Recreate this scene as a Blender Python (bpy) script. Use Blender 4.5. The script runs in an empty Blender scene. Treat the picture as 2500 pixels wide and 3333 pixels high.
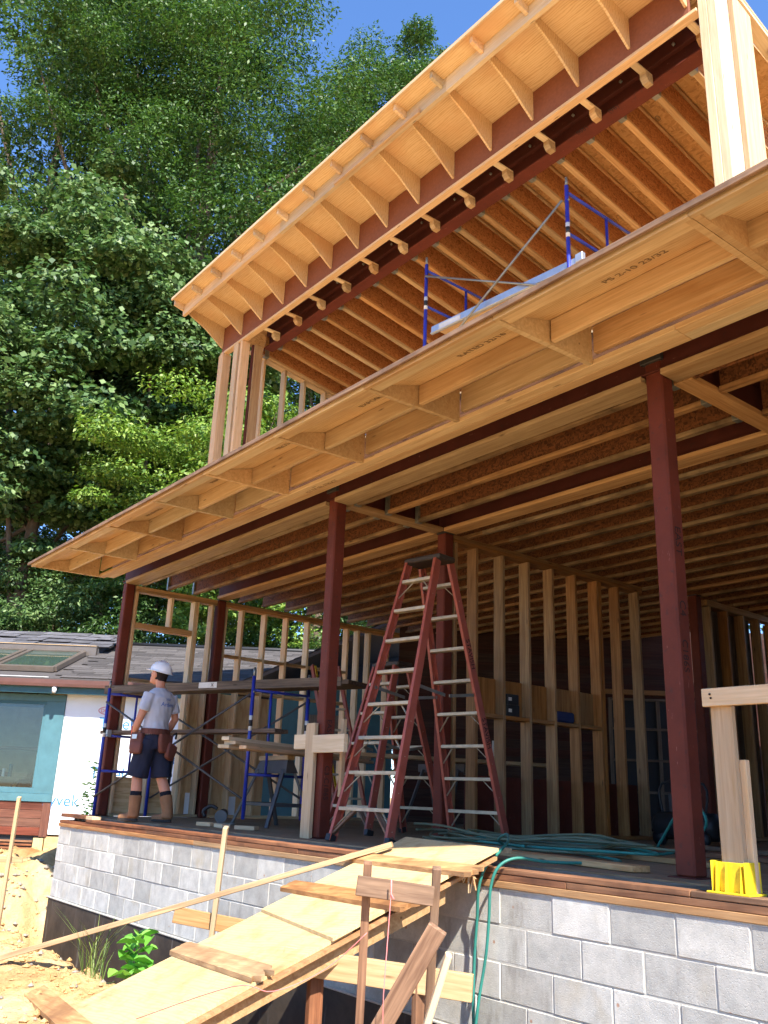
import bpy, bmesh, math, random
import numpy as np
from mathutils import Vector, Matrix, noise as mnoise
random.seed(7); rng = np.random.default_rng(11)
sc = bpy.context.scene
COL = sc.collection
V = Vector

# ------------------------------------------------------------------ camera, sky, sun, exposure
cam = bpy.data.cameras.new('camera'); camo = bpy.data.objects.new('camera', cam); COL.objects.link(camo)
cr = V((0.62481506, 0.77991174, 0.03665824)); cd = V((-0.21897356, 0.22010771, -0.95058044)); cf = V((-0.74943761, 0.58590979, 0.30830666))
camo.matrix_world = Matrix(((cr.x, -cd.x, -cf.x, 0), (cr.y, -cd.y, -cf.y, 0), (cr.z, -cd.z, -cf.z, 0.375), (0, 0, 0, 1)))
cam.sensor_fit = 'VERTICAL'; cam.sensor_height = 24; cam.lens = 24 * 2859.5 / 3333
cam.clip_start = 0.05; cam.clip_end = 2000
sc.camera = camo
SUN = V((2.6, -1.0, 3.02)).normalized()
world = bpy.data.worlds.new('World'); sc.world = world; world.use_nodes = True
wn = world.node_tree; bg = wn.nodes['Background']
sky = wn.nodes.new('ShaderNodeTexSky'); sky.sky_type = 'NISHITA'; sky.sun_disc = False
sky.sun_elevation = math.asin(SUN.z); sky.sun_rotation = math.atan2(SUN.x, SUN.y)
sky.air_density = 1.0; sky.dust_density = 0.1; sky.ozone_density = 10.0; sky.altitude = 1000
wn.links.new(sky.outputs[0], bg.inputs[0]); bg.inputs[1].default_value = 0.15
sl = bpy.data.lights.new('sun', 'SUN'); sl.energy = 5.0; sl.angle = math.radians(0.53); sl.color = (1.0, 0.95, 0.86)
so = bpy.data.objects.new('sun', sl); COL.objects.link(so); so.rotation_euler = SUN.to_track_quat('Z', 'Y').to_euler(); so.location = SUN * 30
vs = sc.view_settings; vs.view_transform = 'Standard'; vs.look = 'None'; vs.gamma = 1.0; vs.exposure = 1.42; vs.use_curve_mapping = False
try:
    sc.cycles.max_bounces = 6; sc.cycles.diffuse_bounces = 4; sc.cycles.glossy_bounces = 3; sc.cycles.transmission_bounces = 4; sc.cycles.transparent_max_bounces = 6
    sc.cycles.use_adaptive_sampling = True; sc.cycles.adaptive_threshold = 0.035
    sc.cycles.sample_clamp_indirect = 6.0
except Exception: pass

# ------------------------------------------------------------------ object helpers
CUR = [Matrix.Identity(4)]
def Wm(o):
    m = o.matrix_parent_inverse @ o.matrix_basis
    return Wm(o.parent) @ m if o.parent else o.matrix_basis.copy()
def link(o, parent=None):
    COL.objects.link(o)
    if parent is not None:
        o.parent = parent; o.matrix_parent_inverse = Wm(parent).inverted()
    return o
def tag(o, label, cat, group=None, kind=None):
    if label: o['label'] = label
    if cat: o['category'] = cat
    if group: o['group'] = group
    if kind: o['kind'] = kind
    return o
def thing(name, label, cat, loc=(0, 0, 0), group=None):
    o = bpy.data.objects.new(name, None); COL.objects.link(o); o.empty_display_size = 0.1
    o.location = CUR[0] @ V(loc)
    return tag(o, label, cat, group, 'thing')
_boxes = {}
def boxmesh(L, w, h, b):
    k = (round(L, 4), round(w, 4), round(h, 4), round(b, 4))
    if k in _boxes: return _boxes[k]
    bm = bmesh.new(); bmesh.ops.create_cube(bm, size=1.0)
    for v in bm.verts: v.co = V((v.co.x * L, v.co.y * w, v.co.z * h))
    b = min(b, 0.2 * min(L, w, h))
    if b > 0: bmesh.ops.bevel(bm, geom=bm.edges[:], offset=b, segments=1, affect='EDGES', profile=0.5)
    me = bpy.data.meshes.new('box'); bm.to_mesh(me); bm.free(); _boxes[k] = me
    return me
def withmat(me, mat):
    """mesh data shared per (mesh, material)"""
    k = (me.name, mat.name)
    if k in _boxes: return _boxes[k]
    m = me.copy(); m.materials.clear(); m.materials.append(mat); _boxes[k] = m
    return m
def bar(name, p0, p1, w, h, mat, parent=None, up=(0, 0, 1), bevel=0.003):
    """box along p0->p1; w across (horizontal), h along 'up'"""
    p0 = CUR[0] @ V(p0); p1 = CUR[0] @ V(p1); up = CUR[0].to_3x3() @ V(up)
    d = p1 - p0; L = d.length; x = d.normalized(); y = up.cross(x)
    if y.length < 1e-5: y = V((1, 0, 0)).cross(x) if abs(x.x) < .9 else V((0, 1, 0)).cross(x)
    y.normalize(); z = x.cross(y)
    o = bpy.data.objects.new(name, withmat(boxmesh(L, w, h, bevel), mat))
    c = (p0 + p1) / 2
    o.matrix_basis = Matrix(((x.x, y.x, z.x, c.x), (x.y, y.y, z.y, c.y), (x.z, y.z, z.z, c.z), (0, 0, 0, 1)))
    return link(o, parent)
def abox(name, x0, x1, y0, y1, z0, z1, mat, parent=None, bevel=0.003):
    dx, dy, dz = x1 - x0, y1 - y0, z1 - z0; cx, cy, cz = (x0 + x1) / 2, (y0 + y1) / 2, (z0 + z1) / 2
    if dx >= dy and dx >= dz: return bar(name, (x0, cy, cz), (x1, cy, cz), dy, dz, mat, parent, bevel=bevel)
    if dy >= dx and dy >= dz: return bar(name, (cx, y0, cz), (cx, y1, cz), dx, dz, mat, parent, bevel=bevel)
    return bar(name, (cx, cy, z0), (cx, cy, z1), dx, dy, mat, parent, up=(0, 1, 0), bevel=bevel)
def meshobj(name, verts, faces, mat, parent=None, smooth=False, origin=None):
    vs_ = [CUR[0] @ V(v) for v in verts]
    if origin is None:
        origin = V((sum(v.x for v in vs_) / len(vs_), sum(v.y for v in vs_) / len(vs_), sum(v.z for v in vs_) / len(vs_)))
    me = bpy.data.meshes.new(name); me.from_pydata([v - origin for v in vs_], [], faces)
    me.materials.append(mat)
    if smooth: me.polygons.foreach_set('use_smooth', [True] * len(me.polygons))
    me.update()
    o = bpy.data.objects.new(name, me); o.location = origin
    return link(o, parent)
def recalc(o):
    bm = bmesh.new(); bm.from_mesh(o.data); bmesh.ops.recalc_face_normals(bm, faces=bm.faces); bm.to_mesh(o.data); bm.free(); return o
def prism(name, poly, axis, a0, a1, mat, parent=None):
    """poly = list of (p,q); axis 'x': (y,z) swept in x from a0 to a1 ; 'y': (x,z); 'z': (x,y)"""
    def P(p, a):
        return {'x': (a, p[0], p[1]), 'y': (p[0], a, p[1]), 'z': (p[0], p[1], a)}[axis]
    n = len(poly); vv = [P(p, a0) for p in poly] + [P(p, a1) for p in poly]
    ff = [list(range(n)), list(range(n, 2 * n))] + [[i, (i + 1) % n, n + (i + 1) % n, n + i] for i in range(n)]
    return recalc(meshobj(name, vv, ff, mat, parent))
def tubegeo(pts, r, n=8, caps=True):
    pts = [V(p) for p in pts]; m = len(pts); rs = r if isinstance(r, (list, tuple)) else [r] * m
    vv = []; ff = []; prev = None
    for i, p in enumerate(pts):
        t = (pts[min(i + 1, m - 1)] - pts[max(i - 1, 0)]).normalized()
        if prev is None:
            a = V((0, 0, 1)) if abs(t.z) < .9 else V((1, 0, 0)); s = t.cross(a).normalized()
        else:
            s = (prev - t * prev.dot(t)); s = s.normalized() if s.length > 1e-6 else t.orthogonal().normalized()
        prev = s; b = t.cross(s)
        for k in range(n):
            an = 2 * math.pi * k / n; vv.append(p + (s * math.cos(an) + b * math.sin(an)) * rs[i])
    for i in range(m - 1):
        for k in range(n):
            ff.append((i * n + k, i * n + (k + 1) % n, (i + 1) * n + (k + 1) % n, (i + 1) * n + k))
    if caps: ff.append(tuple(range(n - 1, -1, -1))); ff.append(tuple((m - 1) * n + k for k in range(n)))
    return vv, ff
def tube(name, pts, r, mat, parent=None, n=8):
    vv, ff = tubegeo(pts, r, n); return meshobj(name, vv, ff, mat, parent, smooth=True)
def smoothpath(ctrl, steps=6):
    c = [V(p) for p in ctrl]; out = []
    for i in range(len(c) - 1):
        p0 = c[max(i - 1, 0)]; p1 = c[i]; p2 = c[i + 1]; p3 = c[min(i + 2, len(c) - 1)]
        for k in range(steps):
            t = k / steps
            out.append(0.5 * ((2 * p1) + (p2 - p0) * t + (2 * p0 - 5 * p1 + 4 * p2 - p3) * t * t + (3 * p1 - p0 - 3 * p2 + p3) * t ** 3))
    out.append(c[-1]); return out
def text(name, s, size, origin, xdir, updir, mat, parent=None, align='LEFT', ext=0.0008):
    cu = bpy.data.curves.new(name, 'FONT'); cu.body = s; cu.size = size; cu.extrude = ext; cu.align_x = align
    to = bpy.data.objects.new(name, cu); COL.objects.link(to)
    dg = bpy.context.evaluated_depsgraph_get(); dg.update()
    me = bpy.data.meshes.new_from_object(to.evaluated_get(dg)); bpy.data.objects.remove(to)
    me.materials.clear(); me.materials.append(mat)
    o = bpy.data.objects.new(name, me)
    x = (CUR[0].to_3x3() @ V(xdir)).normalized(); u = CUR[0].to_3x3() @ V(updir); z = x.cross(u).normalized(); u = z.cross(x); c = CUR[0] @ V(origin)
    o.matrix_basis = Matrix(((x.x, u.x, z.x, c.x), (x.y, u.y, z.y, c.y), (x.z, u.z, z.z, c.z), (0, 0, 0, 1)))
    return link(o, parent)

# ------------------------------------------------------------------ materials
def s2l(c):
    return tuple((x / 255 / 12.92) if x / 255 <= .04045 else ((x / 255 + .055) / 1.055) ** 2.4 for x in c) + (1.0,)
class NT:
    def __init__(s, name):
        s.m = bpy.data.materials.new(name); s.m.use_nodes = True; s.t = s.m.node_tree; s.b = s.t.nodes['Principled BSDF']
    def n(s, typ, **kw):
        nd = s.t.nodes.new('ShaderNode' + typ)
        for k, v in kw.items():
            if k.startswith('i_'):
                nm = k[2:].replace('_', ' ')
                nd.inputs[nm if nm in nd.inputs else int(k[2:])].default_value = v
            else: setattr(nd, k, v)
        return nd
    def l(s, a, b): s.t.links.new(a, b)
    def coords(s, scale=(1, 1, 1), rnd=40.0, gen='Object'):
        tc = s.n('TexCoord'); oi = s.n('ObjectInfo'); mu = s.n('Math', operation='MULTIPLY'); mu.inputs[1].default_value = rnd
        s.l(oi.outputs['Random'], mu.inputs[0])
        ad = s.n('VectorMath', operation='ADD'); s.l(tc.outputs[gen], ad.inputs[0]); s.l(mu.outputs[0], ad.inputs[1])
        mp = s.n('Mapping'); mp.inputs['Scale'].default_value = scale; s.l(ad.outputs[0], mp.inputs['Vector'])
        s.oi = oi
        return mp.outputs[0], ad.outputs[0]
    def noise(s, vec, scale, detail=3, rough=.55, dist=0.0):
        nd = s.n('TexNoise'); nd.inputs['Scale'].default_value = scale; nd.inputs['Detail'].default_value = detail
        nd.inputs['Roughness'].default_value = rough; nd.inputs['Distortion'].default_value = dist; s.l(vec, nd.inputs['Vector']); return nd
    def ramp(s, fac, stops):
        r = s.n('ValToRGB'); e = r.color_ramp.elements
        while len(e) < len(stops): e.new(0.5)
        for i, (p, c) in enumerate(stops): e[i].position = p; e[i].color = c
        s.l(fac, r.inputs[0]); return r
    def mix(s, fac, a, b, typ='MIX'):
        m = s.n('MixRGB', blend_type=typ)
        for i, x in ((0, fac), (1, a), (2, b)):
            if isinstance(x, (int, float)): m.inputs[i].default_value = x
            elif isinstance(x, tuple): m.inputs[i].default_value = x
            else: s.l(x, m.inputs[i])
        return m.outputs[0]
    def bump(s, h, strength=.2, dist=.01):
        b = s.n('Bump'); b.inputs['Strength'].default_value = strength; b.inputs['Distance'].default_value = dist
        s.l(h, b.inputs['Height']); s.l(b.outputs[0], s.b.inputs['Normal'])
    def vary(s, col, amt=.25, sat=.0):
        """per-object brightness change"""
        hs = s.n('HueSaturation'); mr = s.n('MapRange'); mr.inputs['To Min'].default_value = 1 - amt; mr.inputs['To Max'].default_value = 1 + amt
        s.l(s.oi.outputs['Random'], mr.inputs[0]); s.l(mr.outputs[0], hs.inputs['Value']); s.l(col, hs.inputs['Color']); return hs.outputs[0]
    def done(s, col=None, rough=.7, spec=.3, metal=0.0):
        if col is not None:
            if isinstance(col, tuple): s.b.inputs['Base Color'].default_value = col
            else: s.l(col, s.b.inputs['Base Color'])
        if isinstance(rough, (int, float)): s.b.inputs['Roughness'].default_value = rough
        else: s.l(rough, s.b.inputs['Roughness'])
        s.b.inputs['Specular IOR Level'].default_value = spec; s.b.inputs['Metallic'].default_value = metal
        return s.m
def wood(name, light, dark, knots=True, amt=.24, rough=.65, stain=None, grainscale=1.0):
    n = NT(name); v, raw = n.coords((1.2 * grainscale, 22 * grainscale, 22 * grainscale))
    g = n.noise(v, 1.6, 4, .6, .6); v2m = n.n('Mapping'); v2m.inputs['Scale'].default_value = (3, 90, 90); n.l(raw, v2m.inputs['Vector'])
    g2 = n.noise(v2m.outputs[0], 1.0, 2)
    c = n.ramp(g.outputs[0], [(.32, dark), (.5, tuple((a + b) / 2 for a, b in zip(light, dark))), (.68, light)]).outputs[0]
    c = n.mix(.25, c, n.ramp(g2.outputs[0], [(.35, (.55, .55, .55, 1)), (.65, (1, 1, 1, 1))]).outputs[0], 'MULTIPLY')
    if knots:
        km = n.n('Mapping'); km.inputs['Scale'].default_value = (1.6, 8, 8); n.l(raw, km.inputs['Vector'])
        vo = n.n('TexVoronoi'); vo.inputs['Scale'].default_value = 1.3; n.l(km.outputs[0], vo.inputs['Vector'])
        kf = n.ramp(vo.outputs['Distance'], [(.035, (1, 1, 1, 1)), (.10, (0, 0, 0, 1))]).outputs[0]
        c = n.mix(kf, c, tuple(x * .4 for x in dark[:3]) + (1,))
    if stain:
        st = n.noise(raw, 2.2, 4, .65); sf = n.ramp(st.outputs[0], [(.45, (0, 0, 0, 1)), (.7, (1, 1, 1, 1))]).outputs[0]
        c = n.mix(sf, c, stain)
    hs = n.n('HueSaturation'); fr = n.n('Math', operation='FRACT'); m7 = n.n('Math', operation='MULTIPLY'); m7.inputs[1].default_value = 7.31; n.l(n.oi.outputs['Random'], m7.inputs[0]); n.l(m7.outputs[0], fr.inputs[0])
    mh = n.n('MapRange'); mh.inputs['To Min'].default_value = .49; mh.inputs['To Max'].default_value = .512; n.l(fr.outputs[0], mh.inputs[0]); n.l(mh.outputs[0], hs.inputs['Hue'])
    ms = n.n('MapRange'); ms.inputs['To Min'].default_value = 1.1; ms.inputs['To Max'].default_value = .8; n.l(fr.outputs[0], ms.inputs[0]); n.l(ms.outputs[0], hs.inputs['Saturation']); n.l(c, hs.inputs['Color']); c = hs.outputs[0]
    bl_ = n.noise(raw, 1.1, 3, .6); c = n.mix(n.ramp(bl_.outputs[0], [(.5, (0, 0, 0, 1)), (.75, (.45, .45, .45, 1))]).outputs[0], c, tuple(x * .72 for x in dark[:3]) + (1,))
    c = n.vary(c, amt)
    n.bump(g2.outputs[0], .15, .002)
    return n.done(c, rough, .25)
def plain(name, col, rough=.6, spec=.3, metal=0.0, amt=.06, var=.12, scale=6.0, bump=0.0):
    n = NT(name); v, raw = n.coords((1, 1, 1)); t = n.noise(raw, scale, 4, .6)
    lo = tuple(x * (1 - var) for x in col[:3]) + (1,); hi = tuple(min(1, x * (1 + var)) for x in col[:3]) + (1,)
    c = n.vary(n.ramp(t.outputs[0], [(.3, lo), (.7, hi)]).outputs[0], amt)
    if bump: n.bump(t.outputs[0], bump, .004)
    return n.done(c, rough, spec, metal)
M = {}
M['wood'] = wood('new_pine', s2l((214, 186, 148)), s2l((196, 163, 120)))
M['wood2'] = wood('fir_lumber', s2l((192, 158, 112)), s2l((160, 122, 78)))
M['flange'] = wood('joist_lumber', s2l((176, 142, 98)), s2l((130, 98, 64)), stain=s2l((86, 66, 46)), amt=.22)
M['stud_in'] = wood('shade_toned_stud', s2l((168, 124, 74)), s2l((130, 90, 50)), amt=.16)  # stud lumber with the interior shade put into its darker colour
M['canopy'] = wood('canopy_fir', s2l((212, 184, 142)), s2l((190, 156, 112)), amt=.16)
M['aged'] = wood('weathered_board', s2l((150, 118, 92)), s2l((96, 70, 54)), amt=.15, rough=.85)
M['grey_plank'] = wood('grey_plank', s2l((124, 108, 92)), s2l((80, 68, 58)), amt=.15, rough=.85)
M['treated'] = wood('treated_lumber', s2l((158, 112, 78)), s2l((112, 74, 52)), amt=.15, stain=s2l((82, 58, 44)), rough=.8)
M['treated2'] = wood('treated_yellow', s2l((184, 140, 92)), s2l((146, 104, 66)), knots=False, amt=.1)
def plywood(name, light, dark, red, mud=None):
    n = NT(name); v, raw = n.coords((1, 7, 7)); g = n.noise(v, 1.6, 5, .65, 2.2)
    w = n.n('TexWave', wave_type='BANDS', bands_direction='Y'); w.inputs['Scale'].default_value = 1.8; w.inputs['Distortion'].default_value = 9; w.inputs['Detail'].default_value = 3; w.inputs['Detail Scale'].default_value = 1.2
    n.l(v, w.inputs['Vector'])
    f = n.mix(.35, g.outputs[0], w.outputs['Fac'])
    c = n.ramp(f, [(.3, dark), (.55, light), (.8, tuple(x * .96 for x in light[:3]) + (1,))]).outputs[0]
    p = n.noise(raw, 1.3, 3, .6); pf = n.ramp(p.outputs[0], [(.5, (0, 0, 0, 1)), (.72, (.7, .7, .7, 1))]).outputs[0]
    c = n.mix(pf, c, red)
    if mud:
        q = n.noise(raw, 5.0, 6, .7); c = n.mix(n.ramp(q.outputs[0], [(.5, (0, 0, 0, 1)), (.72, (.85, .85, .85, 1))]).outputs[0], c, mud)
        q2 = n.noise(raw, 26.0, 4, .7); c = n.mix(n.ramp(q2.outputs[0], [(.6, (0, 0, 0, 1)), (.72, (.5, .5, .5, 1))]).outputs[0], c, mud)
    c = n.vary(c, .1); n.bump(f, .06, .002)
    return n.done(c, .65, .25)
M['ply'] = plywood('plywood', s2l((212, 182, 138)), s2l((192, 156, 110)), s2l((196, 150, 104)))
M['ply_sun'] = plywood('ramp_plywood', s2l((206, 180, 132)), s2l((198, 168, 118)), s2l((182, 150, 104)), mud=s2l((166, 128, 84)))
def osb(name, cols, scale=26.0, amt=.08, rough=.7):
    n = NT(name); v, raw = n.coords((1, 1, 1)); dn = n.noise(raw, 3.0, 2)
    m1 = n.n('Mapping'); m1.inputs['Scale'].default_value = (1, 3.4, 2.2); m1.inputs['Rotation'].default_value = (.3, .5, .6); n.l(raw, m1.inputs['Vector'])
    m2 = n.n('Mapping'); m2.inputs['Scale'].default_value = (3.2, 1, 2.4); m2.inputs['Rotation'].default_value = (.2, -.4, -.5); n.l(raw, m2.inputs['Vector'])
    va = n.n('TexVoronoi'); va.inputs['Scale'].default_value = scale * .5; n.l(m1.outputs[0], va.inputs['Vector'])
    vb = n.n('TexVoronoi'); vb.inputs['Scale'].default_value = scale * .5; n.l(m2.outputs[0], vb.inputs['Vector'])
    fac = n.ramp(n.noise(raw, 14, 1).outputs[0], [(.47, (0, 0, 0, 1)), (.53, (1, 1, 1, 1))]).outputs[0]
    sp = n.mix(fac, va.outputs['Color'], vb.outputs['Color'])
    sv = n.n('SeparateColor'); n.l(sp, sv.inputs[0])
    c = n.ramp(sv.outputs[0], [(i / (len(cols) - 1), c) for i, c in enumerate(cols)]).outputs[0]
    c = n.vary(c, amt); n.bump(sv.outputs[1], .2, .003)
    return n.done(c, rough, .25)
M['osb'] = osb('osb_sheathing', [s2l((164, 122, 76)), s2l((190, 146, 94)), s2l((202, 160, 108)), s2l((178, 132, 82))])
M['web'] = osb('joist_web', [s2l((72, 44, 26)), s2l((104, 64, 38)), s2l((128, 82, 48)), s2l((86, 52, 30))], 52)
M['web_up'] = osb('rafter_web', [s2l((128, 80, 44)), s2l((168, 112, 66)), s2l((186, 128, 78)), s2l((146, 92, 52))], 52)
M['rim'] = plain('rim_board', s2l((124, 76, 56)), .75, .2, var=.12, scale=30)
def steel_red(name, base):
    n = NT(name); v, raw = n.coords((1, 1, 1)); t = n.noise(raw, 3, 5, .65); t2 = n.noise(raw, 22, 3)
    c = n.ramp(t.outputs[0], [(.3, tuple(x * .75 for x in base[:3]) + (1,)), (.7, tuple(x * 1.15 for x in base[:3]) + (1,))]).outputs[0]
    sf = n.ramp(t2.outputs[0], [(.62, (0, 0, 0, 1)), (.70, (1, 1, 1, 1))]).outputs[0]
    c = n.mix(n.mix(.45, (0, 0, 0, 1), sf), c, s2l((58, 44, 42)))
    sv_, r_ = n.coords((14, 60, 60)); sc_ = n.noise(sv_, 1.0, 3, .7); c = n.mix(n.ramp(sc_.outputs[0], [(.68, (0, 0, 0, 1)), (.74, (.5, .5, .5, 1))]).outputs[0], c, s2l((166, 120, 112))); n.bump(t2.outputs[0], .05, .002)
    return n.done(n.vary(c, .05), .65, .2)
M['red'] = steel_red('red_primer_steel', s2l((98, 46, 34)))
M['red2'] = steel_red('red_primer_beam', s2l((82, 40, 33)))
def blockmat():
    n = NT('concrete_block'); v, raw = n.coords((1, 1, 1)); f = n.noise(raw, 120, 3, .7); m = n.noise(raw, 9, 4, .6)
    vo = n.n('TexVoronoi'); vo.inputs['Scale'].default_value = 95; n.l(raw, vo.inputs['Vector'])
    c = n.ramp(m.outputs[0], [(.3, s2l((172, 168, 160))), (.7, s2l((200, 195, 185)))]).outputs[0]
    c = n.mix(.35, c, n.ramp(f.outputs[0], [(.3, (.6, .6, .6, 1)), (.6, (1, 1, 1, 1))]).outputs[0], 'MULTIPLY')
    st = n.noise(raw, 3.0, 3); c = n.mix(n.ramp(st.outputs[0], [(.6, (0, 0, 0, 1)), (.8, (.55, .55, .55, 1))]).outputs[0], c, s2l((168, 150, 116)))
    g = n.n('NewGeometry'); mp = n.n('Mapping'); mp.inputs['Scale'].default_value = (2.2, 2.2, .7); n.l(g.outputs['Position'], mp.inputs['Vector'])
    dr_ = n.noise(mp.outputs[0], 2.2, 5, .7); c = n.mix(n.ramp(dr_.outputs[0], [(.56, (0, 0, 0, 1)), (.74, (.6, .6, .6, 1))]).outputs[0], c, s2l((128, 120, 108)))
    sm2 = n.noise(g.outputs['Position'], 7.0, 5, .75); c = n.mix(n.ramp(sm2.outputs[0], [(.66, (0, 0, 0, 1)), (.76, (.75, .75, .75, 1))]).outputs[0], c, s2l((206, 202, 194)))
    ru = n.n('TexVoronoi'); ru.inputs['Scale'].default_value = 5.0; n.l(g.outputs['Position'], ru.inputs['Vector']); c = n.mix(n.ramp(ru.outputs['Distance'], [(.035, (.7, .7, .7, 1)), (.06, (0, 0, 0, 1))]).outputs[0], c, s2l((160, 104, 66)))
    c = n.vary(c, .2)
    pit = n.ramp(vo.outputs['Distance'], [(.1, (0, 0, 0, 1)), (.35, (1, 1, 1, 1))]).outputs[0]
    h = n.mix(.6, pit, f.outputs[0]); n.bump(h, .6, .004)
    return n.done(c, .95, .15)
M['block'] = blockmat()
M['mortar'] = plain('mortar', s2l((186, 180, 168)), .95, .1, var=.12, scale=40, bump=.4)
def parge():
    n = NT('damp_proofing'); v, raw = n.coords((6, 6, .7), rnd=0); s = n.noise(v, 1.4, 5, .65); b = n.noise(raw, 2.5, 5, .7)
    c = n.ramp(b.outputs[0], [(.3, s2l((46, 40, 34))), (.7, s2l((84, 72, 60)))]).outputs[0]
    c = n.mix(n.ramp(s.outputs[0], [(.6, (0, 0, 0, 1)), (.78, (.8, .8, .8, 1))]).outputs[0], c, s2l((158, 156, 150)))
    n.bump(b.outputs[0], .3, .01); return n.done(c, .8, .3)
M['parge'] = parge()
def dirt():
    n = NT('clay_soil'); v, raw = n.coords((1, 1, 1), rnd=0); a = n.noise(raw, .8, 6, .65); b = n.noise(raw, 9, 6, .7); c2 = n.noise(raw, 60, 3, .7)
    c = n.ramp(a.outputs[0], [(.3, s2l((160, 116, 72))), (.5, s2l((200, 164, 114))), (.72, s2l((214, 190, 148)))]).outputs[0]
    c = n.mix(.5, c, n.ramp(b.outputs[0], [(.32, (.5, .42, .36, 1)), (.6, (1, 1, 1, 1))]).outputs[0], 'MULTIPLY')
    h = n.mix(.4, b.outputs[0], c2.outputs[0]); n.bump(h, .9, .05); return n.done(c, .95, .1)
M['dirt'] = dirt()
M['rock'] = plain('rubble_stone', s2l((164, 154, 140)), .9, .2, amt=.3, var=.25, bump=.4)
M['shingle'] = plain('asphalt_shingle', s2l((80, 76, 75)), .95, .1, amt=.28, var=.25, scale=60, bump=.3)
M['slate'] = plain('slate_shingle', s2l((92, 90, 94)), .6, .35, amt=.25, var=.3, scale=5, bump=.2)
M['teal'] = plain('teal_paint', s2l((70, 108, 116)), .5, .4, amt=.04)
M['teal_dark'] = plain('dark_teal_paint', s2l((44, 86, 94)), .5, .4, amt=.04)
M['gutter'] = plain('brown_gutter', s2l((96, 66, 62)), .4, .5, amt=.03)
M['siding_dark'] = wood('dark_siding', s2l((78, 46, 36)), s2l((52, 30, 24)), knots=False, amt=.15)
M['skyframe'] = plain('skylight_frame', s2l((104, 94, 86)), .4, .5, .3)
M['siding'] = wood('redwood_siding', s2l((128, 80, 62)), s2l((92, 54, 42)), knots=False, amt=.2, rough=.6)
M['tyvek'] = plain('house_wrap', s2l((226, 230, 236)), .5, .4, amt=0, var=.05, scale=3, bump=1.0)
M['ink_blue'] = plain('blue_print', s2l((64, 120, 176)), .6); M['ink_red'] = plain('red_print', s2l((206, 92, 100)), .6)
M['ink_black'] = plain('black_marker', s2l((40, 26, 26)), .7); M['ink_navy'] = plain('shirt_print', s2l((62, 104, 178)), .8)
M['blue'] = plain('blue_scaffold_paint', s2l((36, 52, 150)), .4, .5, var=.2, amt=.05)
M['galv'] = plain('galvanised_steel', s2l((136, 136, 128)), .45, .5, .6, var=.2)
M['darkmetal'] = plain('dark_brace_steel', s2l((74, 72, 72)), .5, .5, .4, var=.2)
M['alu'] = plain('aluminium', s2l((190, 194, 198)), .38, .5, .7, var=.1)
M['fibre'] = plain('red_fibreglass', s2l((152, 78, 62)), .5, .4, amt=.04, var=.14, scale=9)
M['rung'] = plain('ladder_tread', s2l((176, 164, 140)), .55, .4, .2, var=.2, scale=14)
M['black'] = plain('black_plastic', s2l((34, 34, 36)), .5, .4)
M['ladder_cap'] = plain('ladder_cap', s2l((62, 54, 48)), .6, .3, var=.3)
M['hose'] = plain('teal_hose', s2l((46, 118, 106)), .5, .4, amt=.1, var=.2); M['hose2'] = plain('green_hose', s2l((86, 96, 74)), .45, .5, amt=.2)
M['yellow'] = plain('yellow_plastic', s2l((222, 190, 38)), .5, .3, amt=.02, var=.16, scale=22); M['yellow'].node_tree.nodes['Principled BSDF'].inputs['Subsurface Weight'].default_value = 0.0
M['orange'] = plain('orange_plastic', s2l((226, 98, 58)), .45); M['string'] = plain('pink_string', s2l((214, 120, 116)), .8)
M['shirt'] = plain('grey_tee', s2l((192, 194, 204)), .9, .1, var=.06, scale=8, bump=.3)
M['shorts'] = plain('navy_shorts', s2l((44, 46, 60)), .9, .1); M['sock'] = plain('dark_sock', s2l((40, 38, 42)), .95, .05)
M['skin'] = plain('skin', s2l((196, 134, 104)), .55, .35, amt=0, var=.06); M['hair'] = plain('dark_hair', s2l((44, 34, 30)), .8, .2)
M['boot'] = plain('tan_boot_leather', s2l((146, 104, 72)), .75, .2, var=.2); M['sole'] = plain('rubber_sole', s2l((52, 46, 42)), .8)
M['leather'] = plain('tool_belt_leather', s2l((108, 62, 50)), .65, .3, var=.2); M['hat'] = plain('hard_hat_shell', s2l((236, 238, 240)), .3, .5, amt=0, var=.02)
M['bark'] = plain('bark', s2l((92, 80, 68)), .95, .1, var=.4, scale=4, bump=.8)
M['beige'] = plain('beige_room_wall', s2l((190, 172, 136)), .9, .1); M['whiteflash'] = plain('white_flashing', s2l((224, 224, 222)), .4, .5)
M['bluebag'] = plain('blue_bag', s2l((34, 48, 92)), .7); M['paper'] = plain('paper', s2l((206, 204, 196)), .8)
M['stamp'] = plain('grade_stamp_ink', s2l((134, 108, 78)), .8)
def glass():
    n = NT('window_glass'); tr = n.n('BsdfTransparent'); tr.inputs[0].default_value = (.82, .88, .85, 1); gl = n.n('BsdfGlossy'); gl.inputs['Roughness'].default_value = .02
    fr = n.n('Fresnel'); fr.inputs[0].default_value = 1.6; mx = n.n('MixShader'); n.l(fr.outputs[0], mx.inputs[0]); n.l(tr.outputs[0], mx.inputs[1]); n.l(gl.outputs[0], mx.inputs[2])
    n.l(mx.outputs[0], n.t.nodes['Material Output'].inputs['Surface']); return n.m
M['glass'] = glass()
M['skylight'] = plain('skylight_glass', s2l((58, 74, 66)), .05, 1.0, amt=.02, var=.1, scale=2)
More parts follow.
